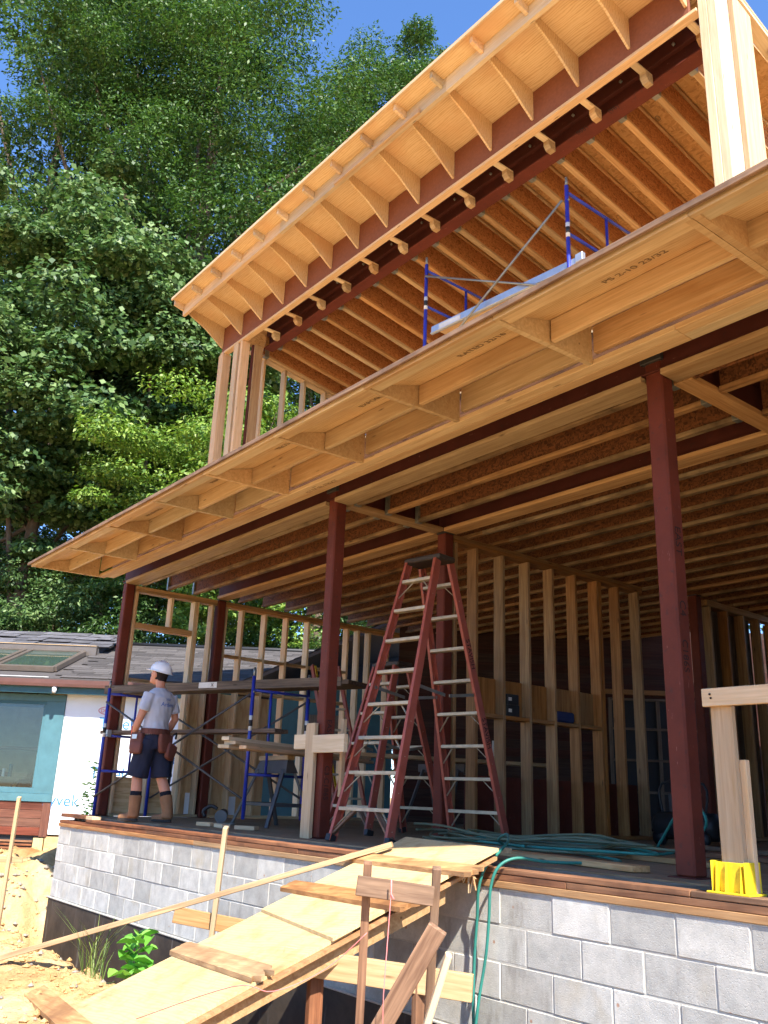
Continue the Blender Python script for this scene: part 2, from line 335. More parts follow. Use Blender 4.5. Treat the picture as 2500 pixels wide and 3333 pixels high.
def leafmat(name, a, b, c, trans=.27):
    n = NT(name); g = n.n('NewGeometry'); r = n.ramp(g.outputs['Random Per Island'], [(0, a), (.5, b), (1, c)])
    n.l(r.outputs[0], n.b.inputs['Base Color']); n.b.inputs['Roughness'].default_value = .5; n.b.inputs['Specular IOR Level'].default_value = .35
    tr = n.n('BsdfTranslucent'); hs = n.n('HueSaturation'); hs.inputs['Value'].default_value = 1.3; hs.inputs['Saturation'].default_value = 1.1; n.l(r.outputs[0], hs.inputs['Color']); n.l(hs.outputs[0], tr.inputs[0])
    mx = n.n('MixShader'); mx.inputs[0].default_value = trans; n.l(n.b.outputs[0], mx.inputs[1]); n.l(tr.outputs[0], mx.inputs[2])
    n.l(mx.outputs[0], n.t.nodes['Material Output'].inputs['Surface']); return n.m
M['leaf_oak'] = leafmat('oak_leaves', s2l((40, 68, 30)), s2l((62, 92, 40)), s2l((92, 120, 58)))
M['leaf_tulip'] = leafmat('tulip_leaves', s2l((50, 78, 40)), s2l((78, 106, 56)), s2l((118, 140, 86)))
M['leaf_bright'] = leafmat('bright_leaves', s2l((66, 98, 34)), s2l((100, 130, 48)), s2l((142, 162, 74)))
M['leaf_dark'] = leafmat('dark_leaves', s2l((34, 60, 28)), s2l((54, 82, 36)), s2l((80, 106, 50)))
M['leaf_plant'] = leafmat('broad_leaf', s2l((80, 140, 50)), s2l((110, 168, 66)), s2l((136, 188, 84)))
M['grass'] = leafmat('grass_blade', s2l((80, 104, 50)), s2l((104, 124, 60)), s2l((130, 140, 76)))
# SECTIONS

# ------------------------------------------------------------------ ground
def smooth(a, b, x):
    t = max(0.0, min(1.0, (x - a) / (b - a))); return t * t * (3 - 2 * t)
def gz(x, y):
    """height of the soil"""
    n1 = mnoise.noise(V((x * .9, y * .9, 0))); n2 = mnoise.noise(V((x * 3.1, y * 3.1, 5))); n3 = mnoise.noise(V((x * 8, y * 8, 9))); n4 = mnoise.noise(V((x * 19, y * 19, 3)))
    base = -0.96 - 0.28 * smooth(-6, -1, x) * smooth(3.5, 0, y) + n1 * .07 + n2 * .04 + n3 * .03 + n4 * .016
    lip = 2.95 + .16 * n1 + .1 * n2
    left = -11.95 + .15 * n2
    pit = smooth(lip - .06, lip + .28, y) * smooth(left - .9, left + .35, x) * (1 - smooth(4.4, 5.0, y)) * (1 - smooth(3, 6, x))
    base += .05 * smooth(lip - .9, lip - .1, y) * (1 - smooth(lip, lip + .2, y)) * smooth(-13, -11, x) * (.6 + n1)
    bank = .22 * smooth(-11.6, -13.0, x) * smooth(2.5, 4.2, y)
    base += bank * (1 + 1.2 * n2)
    if y > 4.4 and x > -11.7: base -= 1.0 * smooth(4.3, 5.2, y) * smooth(-11.9, -11.2, x)
    base -= .12 * smooth(-14.5, -18, x)
    return base - 1.5 * pit
xs = sorted(set([round(-60 + i * 2.0, 3) for i in range(20)] + [round(-20 + i * .12, 3) for i in range(50)] + [round(-14 + i * .05, 3) for i in range(200)] + [round(-4 + i * .15, 3) for i in range(47)] + [round(3 + i * 2.0, 3) for i in range(30)] + [-3000, -600, -200, 200, 600, 3000]))
ys = sorted(set([round(-60 + i * 2.0, 3) for i in range(30)] + [round(0 + i * .1, 3) for i in range(12)] + [round(1.2 + i * .05, 3) for i in range(76)] + [round(5.0 + i * .2, 3) for i in range(11)] + [round(7.2 + i * 1.2, 3) for i in range(60)] + [-3000, -600, -200, 200, 600, 3000]))
gv = [(x, y, gz(x, y)) for y in ys for x in xs]; nx = len(xs)
gf = [(j * nx + i, j * nx + i + 1, (j + 1) * nx + i + 1, (j + 1) * nx + i) for j in range(len(ys) - 1) for i in range(nx - 1)]
g = meshobj('ground', gv, gf, M['dirt'], smooth=True, origin=V((0, 0, 0))); tag(g, 'bare orange clay soil with an excavated trench beside the block wall', None, kind='structure')
# rubble at the trench corner
rb = []; rfv = []
for i in range(420):
    x = random.uniform(-14.2, -11.9) if i < 180 else random.uniform(-11.8, -5.2); y = random.uniform(3.0, 4.7) if i < 180 else random.uniform(1.2, 3.0)
    r = random.uniform(.012, .05) if i < 180 else random.uniform(.006, .028); c = V((x, y, gz(x, y) + r * .3)); k = len(rb)
    for d in ((1, 0, 0), (-1, 0, 0), (0, 1, 0), (0, -1, 0), (0, 0, .8), (0, 0, -.8)):
        rb.append(c + V(d) * r * random.uniform(.7, 1.3))
    for a, b, cc in ((0, 2, 4), (2, 1, 4), (1, 3, 4), (3, 0, 4), (2, 0, 5), (1, 2, 5), (3, 1, 5), (0, 3, 5)): rfv.append((k + a, k + b, k + cc))
o = meshobj('rubble', rb, rfv, M['rock']); tag(o, 'loose pale stones scattered over the clay soil', 'rubble', kind='stuff')

rb = []; rfv = []
for i in range(1500):
    x = random.uniform(-14.6, -5.0); y = random.uniform(1.2, 4.6) if x < -11.9 else random.uniform(1.0, 3.05)
    r = random.uniform(.008, .035) ** 1.0 * (1.6 if random.random() < .06 else 1); c = V((x, y, gz(x, y) + r * .2)); k = len(rb)
    for d in ((1, 0, 0), (-1, 0, 0), (0, 1, 0), (0, -1, 0), (0, 0, .7), (0, 0, -.8)): rb.append(c + V(d) * r * random.uniform(.6, 1.4))
    for a, b, cc in ((0, 2, 4), (2, 1, 4), (1, 3, 4), (3, 0, 4), (2, 0, 5), (1, 2, 5), (3, 1, 5), (0, 3, 5)): rfv.append((k + a, k + b, k + cc))
o = meshobj('soil_clods', rb, rfv, M['dirt']); tag(o, 'crumbly clods of clay strewn over the soil', 'soil', kind='stuff')
# ------------------------------------------------------------------ block foundation wall
WALL_L, WALL_R = -11.77, 1.2; TOPZ = -0.128; YF = 4.19
bw = thing('block_wall', 'long grey concrete block foundation wall under the timber deck', 'wall', (-6, YF, -2.2))
for r in range(4):
    z1 = TOPZ - r * .2032; x = WALL_L - (0.0 if r % 2 else 0.0); off = (.2032 if r % 2 == 0 else 0.0) + (.031 if r % 2 == 0 else .035)
    edges = [WALL_L]; e = WALL_L + off + .17
    while e < WALL_R: edges.append(e); e += .4055
    edges.append(WALL_R)
    for a, b in zip(edges[:-1], edges[1:]):
        if b - a < .05: continue
        dy = random.uniform(-.003, .003)
        abox('block', a + .0045, b - .0045, YF + dy, YF + .19, z1 - .2032 + .0045, z1 - .0045, M['block'], bw, bevel=.004)
abox('mortar', WALL_L + .003, WALL_R, YF + .0035, YF + .18, TOPZ - 4 * .2032 - .01, TOPZ, M['mortar'], bw, bevel=0)
abox('damp_proofing', WALL_L - .02, WALL_R, YF - .012, YF + .19, -2.6, TOPZ - 4 * .2032 - .008, M['parge'], bw, bevel=.006)
abox('footing_edge', WALL_L - .05, WALL_R, YF - .02, YF + .1, TOPZ - 4 * .2032 - .018, TOPZ - 4 * .2032 - .004, M['mortar'], bw, bevel=.004)
# return wall behind the corner
abox('return_wall', WALL_L, WALL_L + .19, YF + .192, 12, -2.6, TOPZ, M['mortar'], bw, bevel=0)

# ------------------------------------------------------------------ sill boards on the wall
si = thing('timber_sill', 'stacked brown treated boards lying along the top of the block wall', 'sill', (-6, 4.25, TOPZ))
for (y0, y1, z0, z1, mat, cuts) in ((4.178, 4.335, -.126, -.086, 'treated2', (-11.8, -8.1, -4.9, -1.2, 1.3)),
                                    (4.185, 4.335, -.084, -.047, 'treated', (-11.79, -9.2, -6.3, -3.55, -.4, 1.3)),
                                    (4.181, 4.30, -.044, -.014, 'treated', (-10.9, -7.3, -4.5, -2.75, 1.3))):
    for a, b in zip(cuts[:-1], cuts[1:]):
        j = random.uniform(-.004, .004); abox('board', a + .002, b - .002, y0 + j, y1, z0, z1, M[mat], si)
abox('board', -11.75, -10.95, 4.18, 4.32, -.012, .030, M['treated'], si); abox('board', -11.0 + .07, -10.72, 4.19, 4.30, -.012, .026, M['wood'], si)

# ------------------------------------------------------------------ deck floor
fl = bpy.data.objects.new('floor', None); COL.objects.link(fl); fl['kind'] = 'structure'; fl['label'] = 'dusty plywood deck floor inside the open frame'
M['deck'] = plywood('dusty_deck', s2l((144, 124, 98)), s2l((112, 94, 72)), s2l((118, 98, 74)))
M['deck'].node_tree.nodes['Principled BSDF'].inputs['Specular IOR Level'].default_value = .04; M['deck'].node_tree.nodes['Principled BSDF'].inputs['Roughness'].default_value = .95
for i in range(6):
    for j in range(5):
        x0 = -11.68 + i * 2.44 - (.6 if j % 2 else 0); x1 = min(x0 + 2.436, 1.3); y0 = 4.36 + j * 1.222; y1 = y0 + 1.218
        if x0 > 1.2: continue
        abox('panel', max(x0, -11.68), x1, y0, y1, -.012 - .003 * random.random(), .006 + .004 * random.random(), M['deck'], fl, bevel=.002)
abox('edge_board', -11.7, 1.3, 4.335, 4.358, -.12, -.002, M['grey_plank'], fl)
abox('slab', -11.7, 1.3, 4.40, 14.0, -.12, -.016, M['grey_plank'], fl, bevel=0)
for j in range(6): abox('panel', -11.6 + j * 2.2, -11.6 + j * 2.2 + 2.19, 10.475, 14, -.013, .004, M['deck'], fl, bevel=.002)

# ------------------------------------------------------------------ steel columns
def column(x, y, z1, label, s=.127, z0=0.0):
    t = thing('steel_column', label, 'column', (x, y, z0), 'red steel columns')
    abox('shaft', x - s / 2, x + s / 2, y - s / 2, y + s / 2, z0 + .012, z1, M['red'], t, bevel=.012)
    abox('base_plate', x - s * .75, x + s * .75, y - s * .75, y + s * .75, z0 - .004, z0 + .014, M['red2'], t)
    abox('cap_plate', x - s * .55, x + s * .55, y - s * .55, y + s * .55, z1, z1 + .012, M['darkmetal'], t)
    return t
CF = 4.665   # centre line of the front row
cA = column(-11.69, CF, 3.09, 'red steel corner column at the far left end of the deck')
cB = column(-6.70, CF, 3.22, 'red steel column with a crossed lumber guard nailed round its foot')
cC = column(-3.05, CF, 3.22, 'nearest red steel column, lettered EAST, beside the yellow plastic base')
column(-11.64, 6.08, 3.06, 'red steel column in the left stud wall behind the worker')
column(-6.67, 6.06, 3.06, 'dark red steel column standing behind the tall stepladder')
column(-6.42, 10.3, 3.06, 'shadowed steel column deep inside, right of the long partition')
# column lettering, written down the side facing right
text('lettering', 'EAST', .085, (-3.05 + .0645, CF - .032, 2.05), (0, 0, -1), (0, 1, 0), M['ink_black'], cC)
text('lettering', 'C4', .085, (-3.05 + .0645, CF - .032, 1.58), (0, 0, -1), (0, 1, 0), M['ink_black'], cC)
text('lettering', 'C186S', .075, (-3.05 + .0645, CF - .032, 1.34), (0, 0, -1), (0, 1, 0), M['ink_black'], cC)
text('lettering', 'C3 C186S', .07, (-6.70 + .0645, CF - .028, .62), (0, 0, -1), (0, 1, 0), M['ink_black'], cB)
text('lettering', 'EAST', .07, (-6.70 + .0645, CF - .028, 1.02), (0, 0, -1), (0, 1, 0), M['ink_black'], cB)

# ------------------------------------------------------------------ lower steel beams with wood nailers under them
NZ = 3.065
def beamx(label, x0, x1, y0, y1, z0, z1, segs, name='steel_beam', nail=True, nailw=None):
    t = thing(name, label, 'beam', ((x0 + x1) / 2, (y0 + y1) / 2, z0), 'lower steel beams')
    yc = (y0 + y1) / 2
    abox('bottom_flange', x0, x1, y0, y1, z0, z0 + .014, M['red2'], t); abox('top_flange', x0, x1, y0, y1, z1 - .014, z1, M['red2'], t)
    abox('web', x0, x1, yc - .05, yc - .04, z0 + .0142, z1 - .0142, M['red2'], t)
    for a, b in segs: abox('nailer', a, b, y0 - .012, y1 + .012, z0 - .042, z0 - .002, M['wood2'], t)
    return t
fb = beamx('long dark red steel beam over the front column row', -11.75, 1.4, CF - .085, CF + .075, NZ + .042, NZ + .33, ((-11.60, -6.775), (-6.625, -3.125), (-2.975, 1.4)))
for x in (-6.70, -3.05): abox('stiffener', x - .08, x + .08, CF - .09, CF + .09, NZ + .12, NZ + .30, M['darkmetal'], fb)
beamx('dark red steel beam over the second column row', -11.6, -2.9, 5.98, 6.14, NZ + .042, NZ + .30, ((-11.55, -6.74), (-6.60, -2.97)))
def beamy(label, x, y0, y1):
    t = thing('steel_beam', label, 'beam', (x, (y0 + y1) / 2, NZ), 'lower steel beams')
    abox('web', x - .006, x + .006, y0, y1, NZ + .058, NZ + .28, M['red2'], t); abox('bottom_flange', x - .065, x + .065, y0, y1, NZ + .042, NZ + .056, M['red2'], t)
    abox('top_flange', x - .065, x + .065, y0, y1, NZ + .28, NZ + .294, M['red2'], t)
    abox('nailer', x - .07, x + .07, y0, y1, NZ, NZ + .040, M['wood2'], t); return t
beamy('short steel cross beam between the middle column and the ladder', -6.67, 4.77, 5.965)
beamy('dark steel cross beam running inward from the nearest column', -2.94, 4.77, 5.965)
beamy('dark steel cross beam continuing deep inside at the right', -2.94, 6.16, 10.6)

# ------------------------------------------------------------------ floor joists (ceiling of the open storey)
jf = thing('joist_floor', 'rows of wooden I-joists with strand board webs forming the ceiling', 'ceiling frame', (-6, 7, NZ))
def ijoist(p0, p1, h, parent, fw=.058, ft=.038, name='joist', wm='web', fm='flange'):
    p0 = V(p0); p1 = V(p1); up = V((0, 0, 1))
    w = bar(name, p0 + up * (h / 2), p1 + up * (h / 2), .011, h - 2 * ft + .02, M[wm], parent, bevel=0)
    bar('bottom_flange', p0 + up * ft / 2, p1 + up * ft / 2, fw, ft, M[fm], w); bar('top_flange', p0 + up * (h - ft / 2), p1 + up * (h - ft / 2), fw, ft, M[fm], w)
    return w
JH = .30
jy = [4.815, 5.20, 5.60] + [6.36 + .4064 * i for i in range(16)]
for y in jy:
    spans = ((-11.58, -6.74), (-6.60, -3.01)) if y < 6 else ((-11.58, -6.4), (-6.395, -3.01))
    for a, b in spans:
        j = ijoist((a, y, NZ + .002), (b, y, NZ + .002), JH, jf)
        if y < 6:
            for e, s in ((a, 1), (b, -1)):
                abox('hanger', min(e, e + s * .05), max(e, e + s * .05), y - .034, y + .034, NZ - .002, NZ + .24, M['galv'], j)
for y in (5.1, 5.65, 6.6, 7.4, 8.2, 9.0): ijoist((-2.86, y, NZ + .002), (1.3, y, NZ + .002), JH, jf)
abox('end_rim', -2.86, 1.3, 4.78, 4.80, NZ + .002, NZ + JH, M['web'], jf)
for i in range(6):
    for j in range(7):
        x0 = -11.75 + i * 2.44 - (1.2 if j % 2 else 0); x1 = min(x0 + 2.43, 3.0); y0 = 4.56 + j * 1.222
        if x0 > 2.9: continue
        abox('subfloor', max(x0, -11.75), x1, y0, y0 + 1.218, NZ + JH + .005, NZ + JH + .028, M['osb'], jf, bevel=0)
abox('subfloor', 0.5, 3.0, 4.56, 13, NZ + JH + .006, NZ + JH + .026, M['osb'], jf, bevel=0)

# ------------------------------------------------------------------ canopy roof over the front
cp = thing('canopy_roof', 'unfinished timber canopy roof jutting out along the whole front', 'roof', (-5, 3.8, 3.1))
def shz(y): return 3.128 + .30 * (y - 3.33)
LX = [-11.70, -10.44, -9.18, -7.97, -6.90, -5.71, -4.51, -3.25, -1.94, -.70, .52, 1.75]
for i, x in enumerate(LX):
    for s in ((-.021, .021) if i in (8,) else (0,)):
        prism('lookout', [(3.335, 3.088), (4.205, 3.108), (4.205, shz(4.205) - .001), (3.335, shz(3.335) - .001)], 'x', x + s - .019, x + s + .019, M['canopy'], cp)
for a, b in zip(LX[:-1], LX[1:]):
    abox('blocking', a + .03, b - .03, 3.785, 3.823, 3.112, shz(3.785) - .002, M['canopy'], cp)
    abox('inner_board', a + .023, b - .03, 4.212, 4.25, 3.19, shz(4.212) - .004, M['canopy'], cp)
    abox('fascia', a + .001, b - .001, 3.300, 3.332, 3.080, shz(3.33) - .004, M['canopy'], cp)
    abox('soffit_strip', a + .022, b - .022, 3.336, 3.43, 3.098, 3.118, M['canopy'], cp)
for y0, y1 in ((4.208, 4.297), (4.300, 4.392)):
    for a, b in ((-11.71 + (y0 - 4.2), -7.4), (-7.398, -2.62), (-2.618, 1.8)):
        abox('double_plate', a, b, y0, y1, 3.104, 3.142, M['canopy'], cp)
abox('ledger', -11.6, 1.8, 4.352, 4.390, 3.144, 3.40, M['treated'], cp)
for i in range(6):
    x0 = -11.72 + i * 2.44; x1 = x0 + 2.436
    def sheet(y0, y1, nm='sheathing'):
        return prism(nm, [(y0, shz(y0)), (y1, shz(y1)), (y1, shz(y1) + .016), (y0, shz(y0) + .016)], 'x', x0, x1, M['ply'], cp)
    sheet(3.285, 4.256); sheet(4.335, 5.66)
abox('drip_edge', -11.73, 2.9, 3.262, 3.283, shz(3.28) - .018, shz(3.28) + .018, M['treated'], cp)
text('stamp', 'A23 FIR SEL STRUCT', .055, (-6.70, 4.398 - .09, 3.1035), (1, 0, 0), (0, -1, 0), M['stamp'], cp)
for i, x in enumerate((-8.9, -7.4, -6.2, -5.0, -3.9, -2.7, -1.5)):
    s = ['APA RATED', 'PANEL 23/32', 'TECO 24/16', 'EXPOSURE 1', 'RATED 32/16', 'PS 2-10 23/32', 'TECO TESTED 24/16'][i]
    text('stamp', s, .075, (x, 3.66, shz(3.66) - .002), (1, 0, 0), (0, -1, -.3), M['stamp'], cp)

# ------------------------------------------------------------------ upper roof
ur = thing('upper_roof', 'high timber roof with plywood brackets under its overhang', 'roof', (-7.5, 6.5, 7.1))
SL = .17
def zs(y): return 7.578 - SL * (y - 5.73)
BX = [-11.757 + .6096 * i for i in range(15)]
for x in BX:
    prism('bracket', [(5.045, zs(5.045)), (5.045, 7.605), (5.40, 7.432), (5.715, 7.205), (5.733, 7.205), (5.733, zs(5.733))], 'x', x - .012, x + .012, M['ply'], ur)
    prism('rafter_tail', [(4.83, zs(4.83)), (4.83, 7.64), (4.99, 7.60), (4.99, zs(4.99))], 'x', x - .019, x + .019, M['wood'], ur)
x0, x1 = -11.775, -3.14
for a, b in ((x0, -8.9), (-8.898, -5.6), (-5.598, x1)):
    prism('sub_fascia', [(4.992, 7.520), (5.042, 7.520), (5.042, zs(5.042) - .002), (4.992, zs(4.992) - .002)], 'x', a, b, M['wood'], ur)
bar('scrap_batten', (-7.6, 4.97, 7.53), (-6.0, 4.97, 7.53), .035, .06, M['wood'], ur)
abox('rim_board', x0, -3.2, 5.735, 5.775, 7.118, zs(5.775) - .004, M['rim'], ur)
abox('nailer', x0, -3.12, 5.715, 5.805, 7.076, 7.114, M['wood'], ur)
for i in range(4):
    a = x0 + i * 2.44; b = min(a + 2.436, x1)
    for y0, y1 in ((4.80, 6.02), (6.022, 7.24), (7.242, 8.46), (8.462, 9.68), (9.682, 10.9)):
        prism('sheathing', [(y0, zs(y0)), (y1, zs(y1)), (y1, zs(y1) + .016), (y0, zs(y0) + .016)], 'x', a, b, M['ply'] if y1 < 6.1 else M['osb'], ur)
abox('drip_board', x0, x1, 4.775, 4.798, zs(4.8) - .025, zs(4.8) + .02, M['wood'], ur)
for x in BX[1:]:
    abox('strap', x - .035 - .02, x + .035 - .02, 5.808, 6.07, 7.085, 7.108, M['wood'], ur)
    prism('stub_block', [(5.96, 7.083), (6.07, 7.083), (6.07, 6.985), (6.0, 6.985), (5.96, 7.03)], 'x', x - .055, x + .015, M['wood2'], ur)
RX = [-3.525 - .4095 * i for i in range(20)]
for i, x in enumerate(RX):
    def rz(y): return 7.085 - SL * (y - 6.25)
    h = zs(6.25) - rz(6.25) - .006
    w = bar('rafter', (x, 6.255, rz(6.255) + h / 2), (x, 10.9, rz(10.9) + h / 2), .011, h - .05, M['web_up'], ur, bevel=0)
    for nm, dz in (('bottom_flange', .02), ('top_flange', h - .02)):
        bar(nm, (x, 6.255, rz(6.255) + dz), (x, 10.9, rz(10.9) + dz), .064, .038, M['wood2'], w)
    bar('web_stiffener', (x + .019, 6.30, rz(6.3) + .06), (x + .019, 6.30, rz(6.3) + h - .06), .02, .09, M['osb'], w, up=(0, 1, 0))
    abox('hanger', x - .036, x + .036, 6.25, 6.33, 7.055, 7.068, M['galv'], w); 
    for s in (-1, 1): abox('hanger_side', x + s * .0345 - .0015, x + s * .0345 + .0015, 6.25, 6.33, 7.068, 7.22, M['galv'], w)
for i, x in enumerate((-10.6, -9.4, -8.1, -7.3, -6.3, -5.7, -5.0, -4.6, -4.1, -3.75)):
    y = (7.0, 7.9, 7.4, 8.2, 7.1, 7.8, 7.3, 6.9, 7.6, 7.2)[i]
    text('stamp', ['APA', '[ 24/16 ]', 'EXP 1', 'PS 2-10'][i % 4], .11, (x, y, zs(y) - .002), (1, 0, 0), (0, -1, SL), M['stamp'], ur)
# upper steel beam
ub = thing('steel_beam', 'bright red steel roof beam carrying the high rafters', 'beam', (-7, 6.17, 7.0))
abox('bottom_flange', -11.02, -3.12, 6.082, 6.246, 7.030, 7.052, M['red'], ub); abox('web', -11.0, -3.13, 6.155, 6.168, 7.053, 7.40, M['red2'], ub)
abox('top_flange', -11.0, -3.13, 6.09, 6.24, 7.401, 7.42, M['red2'], ub); abox('fill_plate', -11.0, -3.13, 6.10, 6.153, 7.25, 7.398, M['red2'], ub)
for x in BX[1:]: tube('bolt', [(x + .25, 6.098, 7.31), (x + .25, 6.078, 7.31)], .016, M['galv'], ub, 8)
text('lettering', 'S051', .075, (-4.75, 6.10, 7.0290), (1, 0, 0), (0, -1, 0), M['ink_black'], ub); text('lettering', '(96)', .075, (-4.35, 6.10, 7.0290), (1, 0, 0), (0, -1, 0), M['ink_black'], ub)

# ------------------------------------------------------------------ upper posts and walls
def stud(p, x0, x1, y0, y1, z0, z1, m='wood', name='stud'): return abox(name, x0, x1, y0, y1, z0, z1, M[m], p)
uw = thing('stud_wall', 'upper left corner posts and side wall studs standing on the canopy', 'wall frame', (-11.7, 6.5, 3.4))
for (a, b, c, d) in ((-11.80, -11.645, 5.705, 5.845), (-11.325, -11.19, 5.715, 5.80), (-11.125, -11.062, 5.72, 5.86)):
    abox('post', a, b, c, d, 3.4, 7.074, M['wood'], uw)
abox('steel_post', -11.055, -11.0, 5.88, 6.0, 3.4, 7.028, M['red2'], uw); abox('post', -11.0, -10.965, 5.9, 6.04, 3.4, 7.028, M['wood2'], uw)
for y in (6.44, 6.855, 7.25, 7.68, 8.09, 8.5, 8.9, 9.3):
    abox('stud', -11.75, -11.615, y, y + .04, 3.4, 7.23 - .17 * (y - 6.44), M['wood'], uw)
bar('top_plate', (-11.68, 6.2, 7.29), (-11.68, 10.5, 7.29 - .17 * 4.3), .14, .038, M['wood'], uw)
ue = thing('stud_wall', 'sunlit pale studs of the upper right end wall against the sky', 'wall frame', (-2.9, 6.4, 3.4))
for (a, b, c, d) in ((-3.11, -3.03, 5.73, 5.87), (-3.028, -2.95, 5.735, 5.95), (-3.0, -2.95, 6.05, 6.35), (-3.0, -2.95, 6.72, 6.86), (-3.0, -2.95, 7.13, 7.27), (-3.0, -2.95, 7.6, 7.74)):
    abox('stud', a, b, c, d, 3.4, 7.47 - .25 * (c - 5.7), M['wood'], ue)
bar('top_plate', (-3.0, 5.7, 7.50), (-3.0, 10.0, 7.50 - .25 * 4.3), .13, .04, M['wood'], ue)
bar('top_plate', (-3.0, 5.72, 7.545), (-3.0, 10.0, 7.545 - .25 * 4.28), .13, .038, M['wood2'], ue)

# ------------------------------------------------------------------ left lower wall
lw = thing('stud_wall', 'left side stud wall with open window bays toward the neighbouring roof', 'wall frame', (-11.65, 6.7, 0))
LXa, LXb = -11.735, -11.60
for a, b in ((4.74, 6.01), (6.15, 9.9)):
    abox('top_plate', LXa, LXb, a, b, 3.022, 3.06, M['wood2'], lw); abox('top_plate', LXa, LXb, a, b, 2.982, 3.02, M['wood2'], lw); abox('bottom_plate', LXa, LXb, a, b, .012, .05, M['wood2'], lw)
abox('stud', LXa, LXb, 4.742, 4.78, .05, 2.98, M['wood'], lw)
for y in (5.645, 5.685, 5.93): abox('stud', LXa, LXb, y, y + .036, .05, 2.98, M['wood'], lw)
abox('header', LXa, LXb, 4.782, 5.643, 2.475, 2.55, M['wood2'], lw); abox('cripple', LXa, LXb, 5.28, 5.318, 2.552, 2.98, M['wood'], lw)
for y in (6.155, 6.44, 6.84, 7.235, 7.635, 8.04, 8.41, 8.63, 8.86, 9.26, 9.66): abox('stud', LXa, LXb, y, y + .038, .05, 2.98, M['wood'], lw)
for a, b in ((6.194, 6.439), (6.479, 6.839), (6.879, 7.234), (7.274, 7.634), (7.674, 8.039), (8.079, 8.409)):
    abox('rail', LXa + .01, LXb, a, b, 2.245, 2.283, M['wood2'], lw)
    abox('sill_rail', LXa, LXb + .003, a, b, 1.747, 1.788, M['wood2'], lw)
for a, b in ((4.782, 5.643), (5.722, 5.929)): abox('sill_rail', LXa, LXb + .003, a, b, 1.747, 1.788, M['wood2'], lw)
abox('lower_stud', LXa, LXb, 5.2, 5.238, .05, 1.745, M['wood'], lw)
for a, b, h in ((4.78, 5.60, .5), (5.72, 7.1, 1.72)): abox('sheathing', LXa - .018, LXa - .003, a, b, .02, h, M['ply'], lw)
def wrap(y, z0, z1): abox('house_wrap', LXa - .0015, LXa + .0005, y, y + .16, z0, z1, M['tyvek'], lw, bevel=0)
wrap(5.86, .05, .33); wrap(6.5, .05, .30)

# ------------------------------------------------------------------ inner partition
pt = thing('stud_wall', 'long inner partition of bare studs behind the tall stepladder', 'wall frame', (-6.68, 8, 0))
PXa, PXb = -6.745, -6.605
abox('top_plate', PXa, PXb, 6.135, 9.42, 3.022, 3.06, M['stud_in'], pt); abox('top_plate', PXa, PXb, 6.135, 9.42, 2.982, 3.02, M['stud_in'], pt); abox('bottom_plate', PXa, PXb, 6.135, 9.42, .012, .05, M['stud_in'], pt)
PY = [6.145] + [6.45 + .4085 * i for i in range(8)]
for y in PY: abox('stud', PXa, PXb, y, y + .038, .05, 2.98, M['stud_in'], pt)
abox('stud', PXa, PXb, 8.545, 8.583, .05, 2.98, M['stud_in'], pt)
for a, b in zip(PY[1:-3], PY[2:-2]):
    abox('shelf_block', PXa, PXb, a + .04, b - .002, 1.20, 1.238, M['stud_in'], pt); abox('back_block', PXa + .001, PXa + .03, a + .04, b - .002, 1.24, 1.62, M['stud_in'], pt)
for a, b in zip(PY[1:-1], PY[2:]): abox('kick_board', PXa - .02, PXa - .004, a, b - .002, .05, .62, M['red2'], pt)
p2 = thing('stud_wall', 'dim stud partition far inside behind the lumber guard rail', 'wall frame', (-6.4, 12, 0))
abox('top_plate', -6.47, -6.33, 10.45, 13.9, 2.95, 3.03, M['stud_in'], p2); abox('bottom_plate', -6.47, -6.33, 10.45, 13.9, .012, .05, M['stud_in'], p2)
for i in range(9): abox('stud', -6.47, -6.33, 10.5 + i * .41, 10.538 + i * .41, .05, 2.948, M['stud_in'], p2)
for i in range(8):
    if i not in (3, 6): abox('sheathing', -6.50, -6.476, 10.50 + i * .41, 10.90 + i * .41, .05, 2.95, M['grey_plank'], p2)
# rear wall closing the storey
rw = thing('rear_wall', 'dark reddish lap siding wall closing the back of the storey', 'wall', (-8, 12, 0))
CUR[0] = Matrix.Translation((-11.82, 9.24, 0)) @ Matrix.Rotation(math.atan2(.788, .616), 4, 'Z')
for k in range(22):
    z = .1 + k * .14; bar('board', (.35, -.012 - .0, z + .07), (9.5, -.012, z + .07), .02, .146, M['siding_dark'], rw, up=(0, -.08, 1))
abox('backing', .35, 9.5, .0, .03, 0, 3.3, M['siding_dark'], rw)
for (a, b, z0, z1) in ((3.9, 5.5, .05, 2.1), (7.2, 8.0, .05, 2.2)):
    abox('door_panel', a, b, -.06, -.03, z0, z1, M['black'], rw)
    for x in (a, (a + b) / 2, b): abox('door_stile', x - .03, x + .03, -.085, -.062, z0, z1, M['grey_plank'], rw)
    for z in (z0 + .02, z0 + .55, z0 + 1.05, z0 + 1.55, z1 - .02): abox('door_rail', a, b, -.0855, -.0625, z - .02, z + .02, M['grey_plank'], rw)
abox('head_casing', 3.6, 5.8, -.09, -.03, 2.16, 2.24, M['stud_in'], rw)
CUR[0] = Matrix.Identity(4)
# rear boards on the far side; unseen right side boards added to block light
rs = thing('plank_wall', 'dark vertical boards at the far right, plus unseen side boards added to block light', 'wall', (-2, 12, 0))
for i in range(26):
    x = -6.2 + i * .29; abox('board', x, x + .275, 13.95, 13.98, .0, 3.05, M['grey_plank'], rs)
for i in range(14): abox('board', -1.5, -1.47, 5.0 + i * .64, 5.63 + i * .64, 0, 3.05, M['grey_plank'], rs)

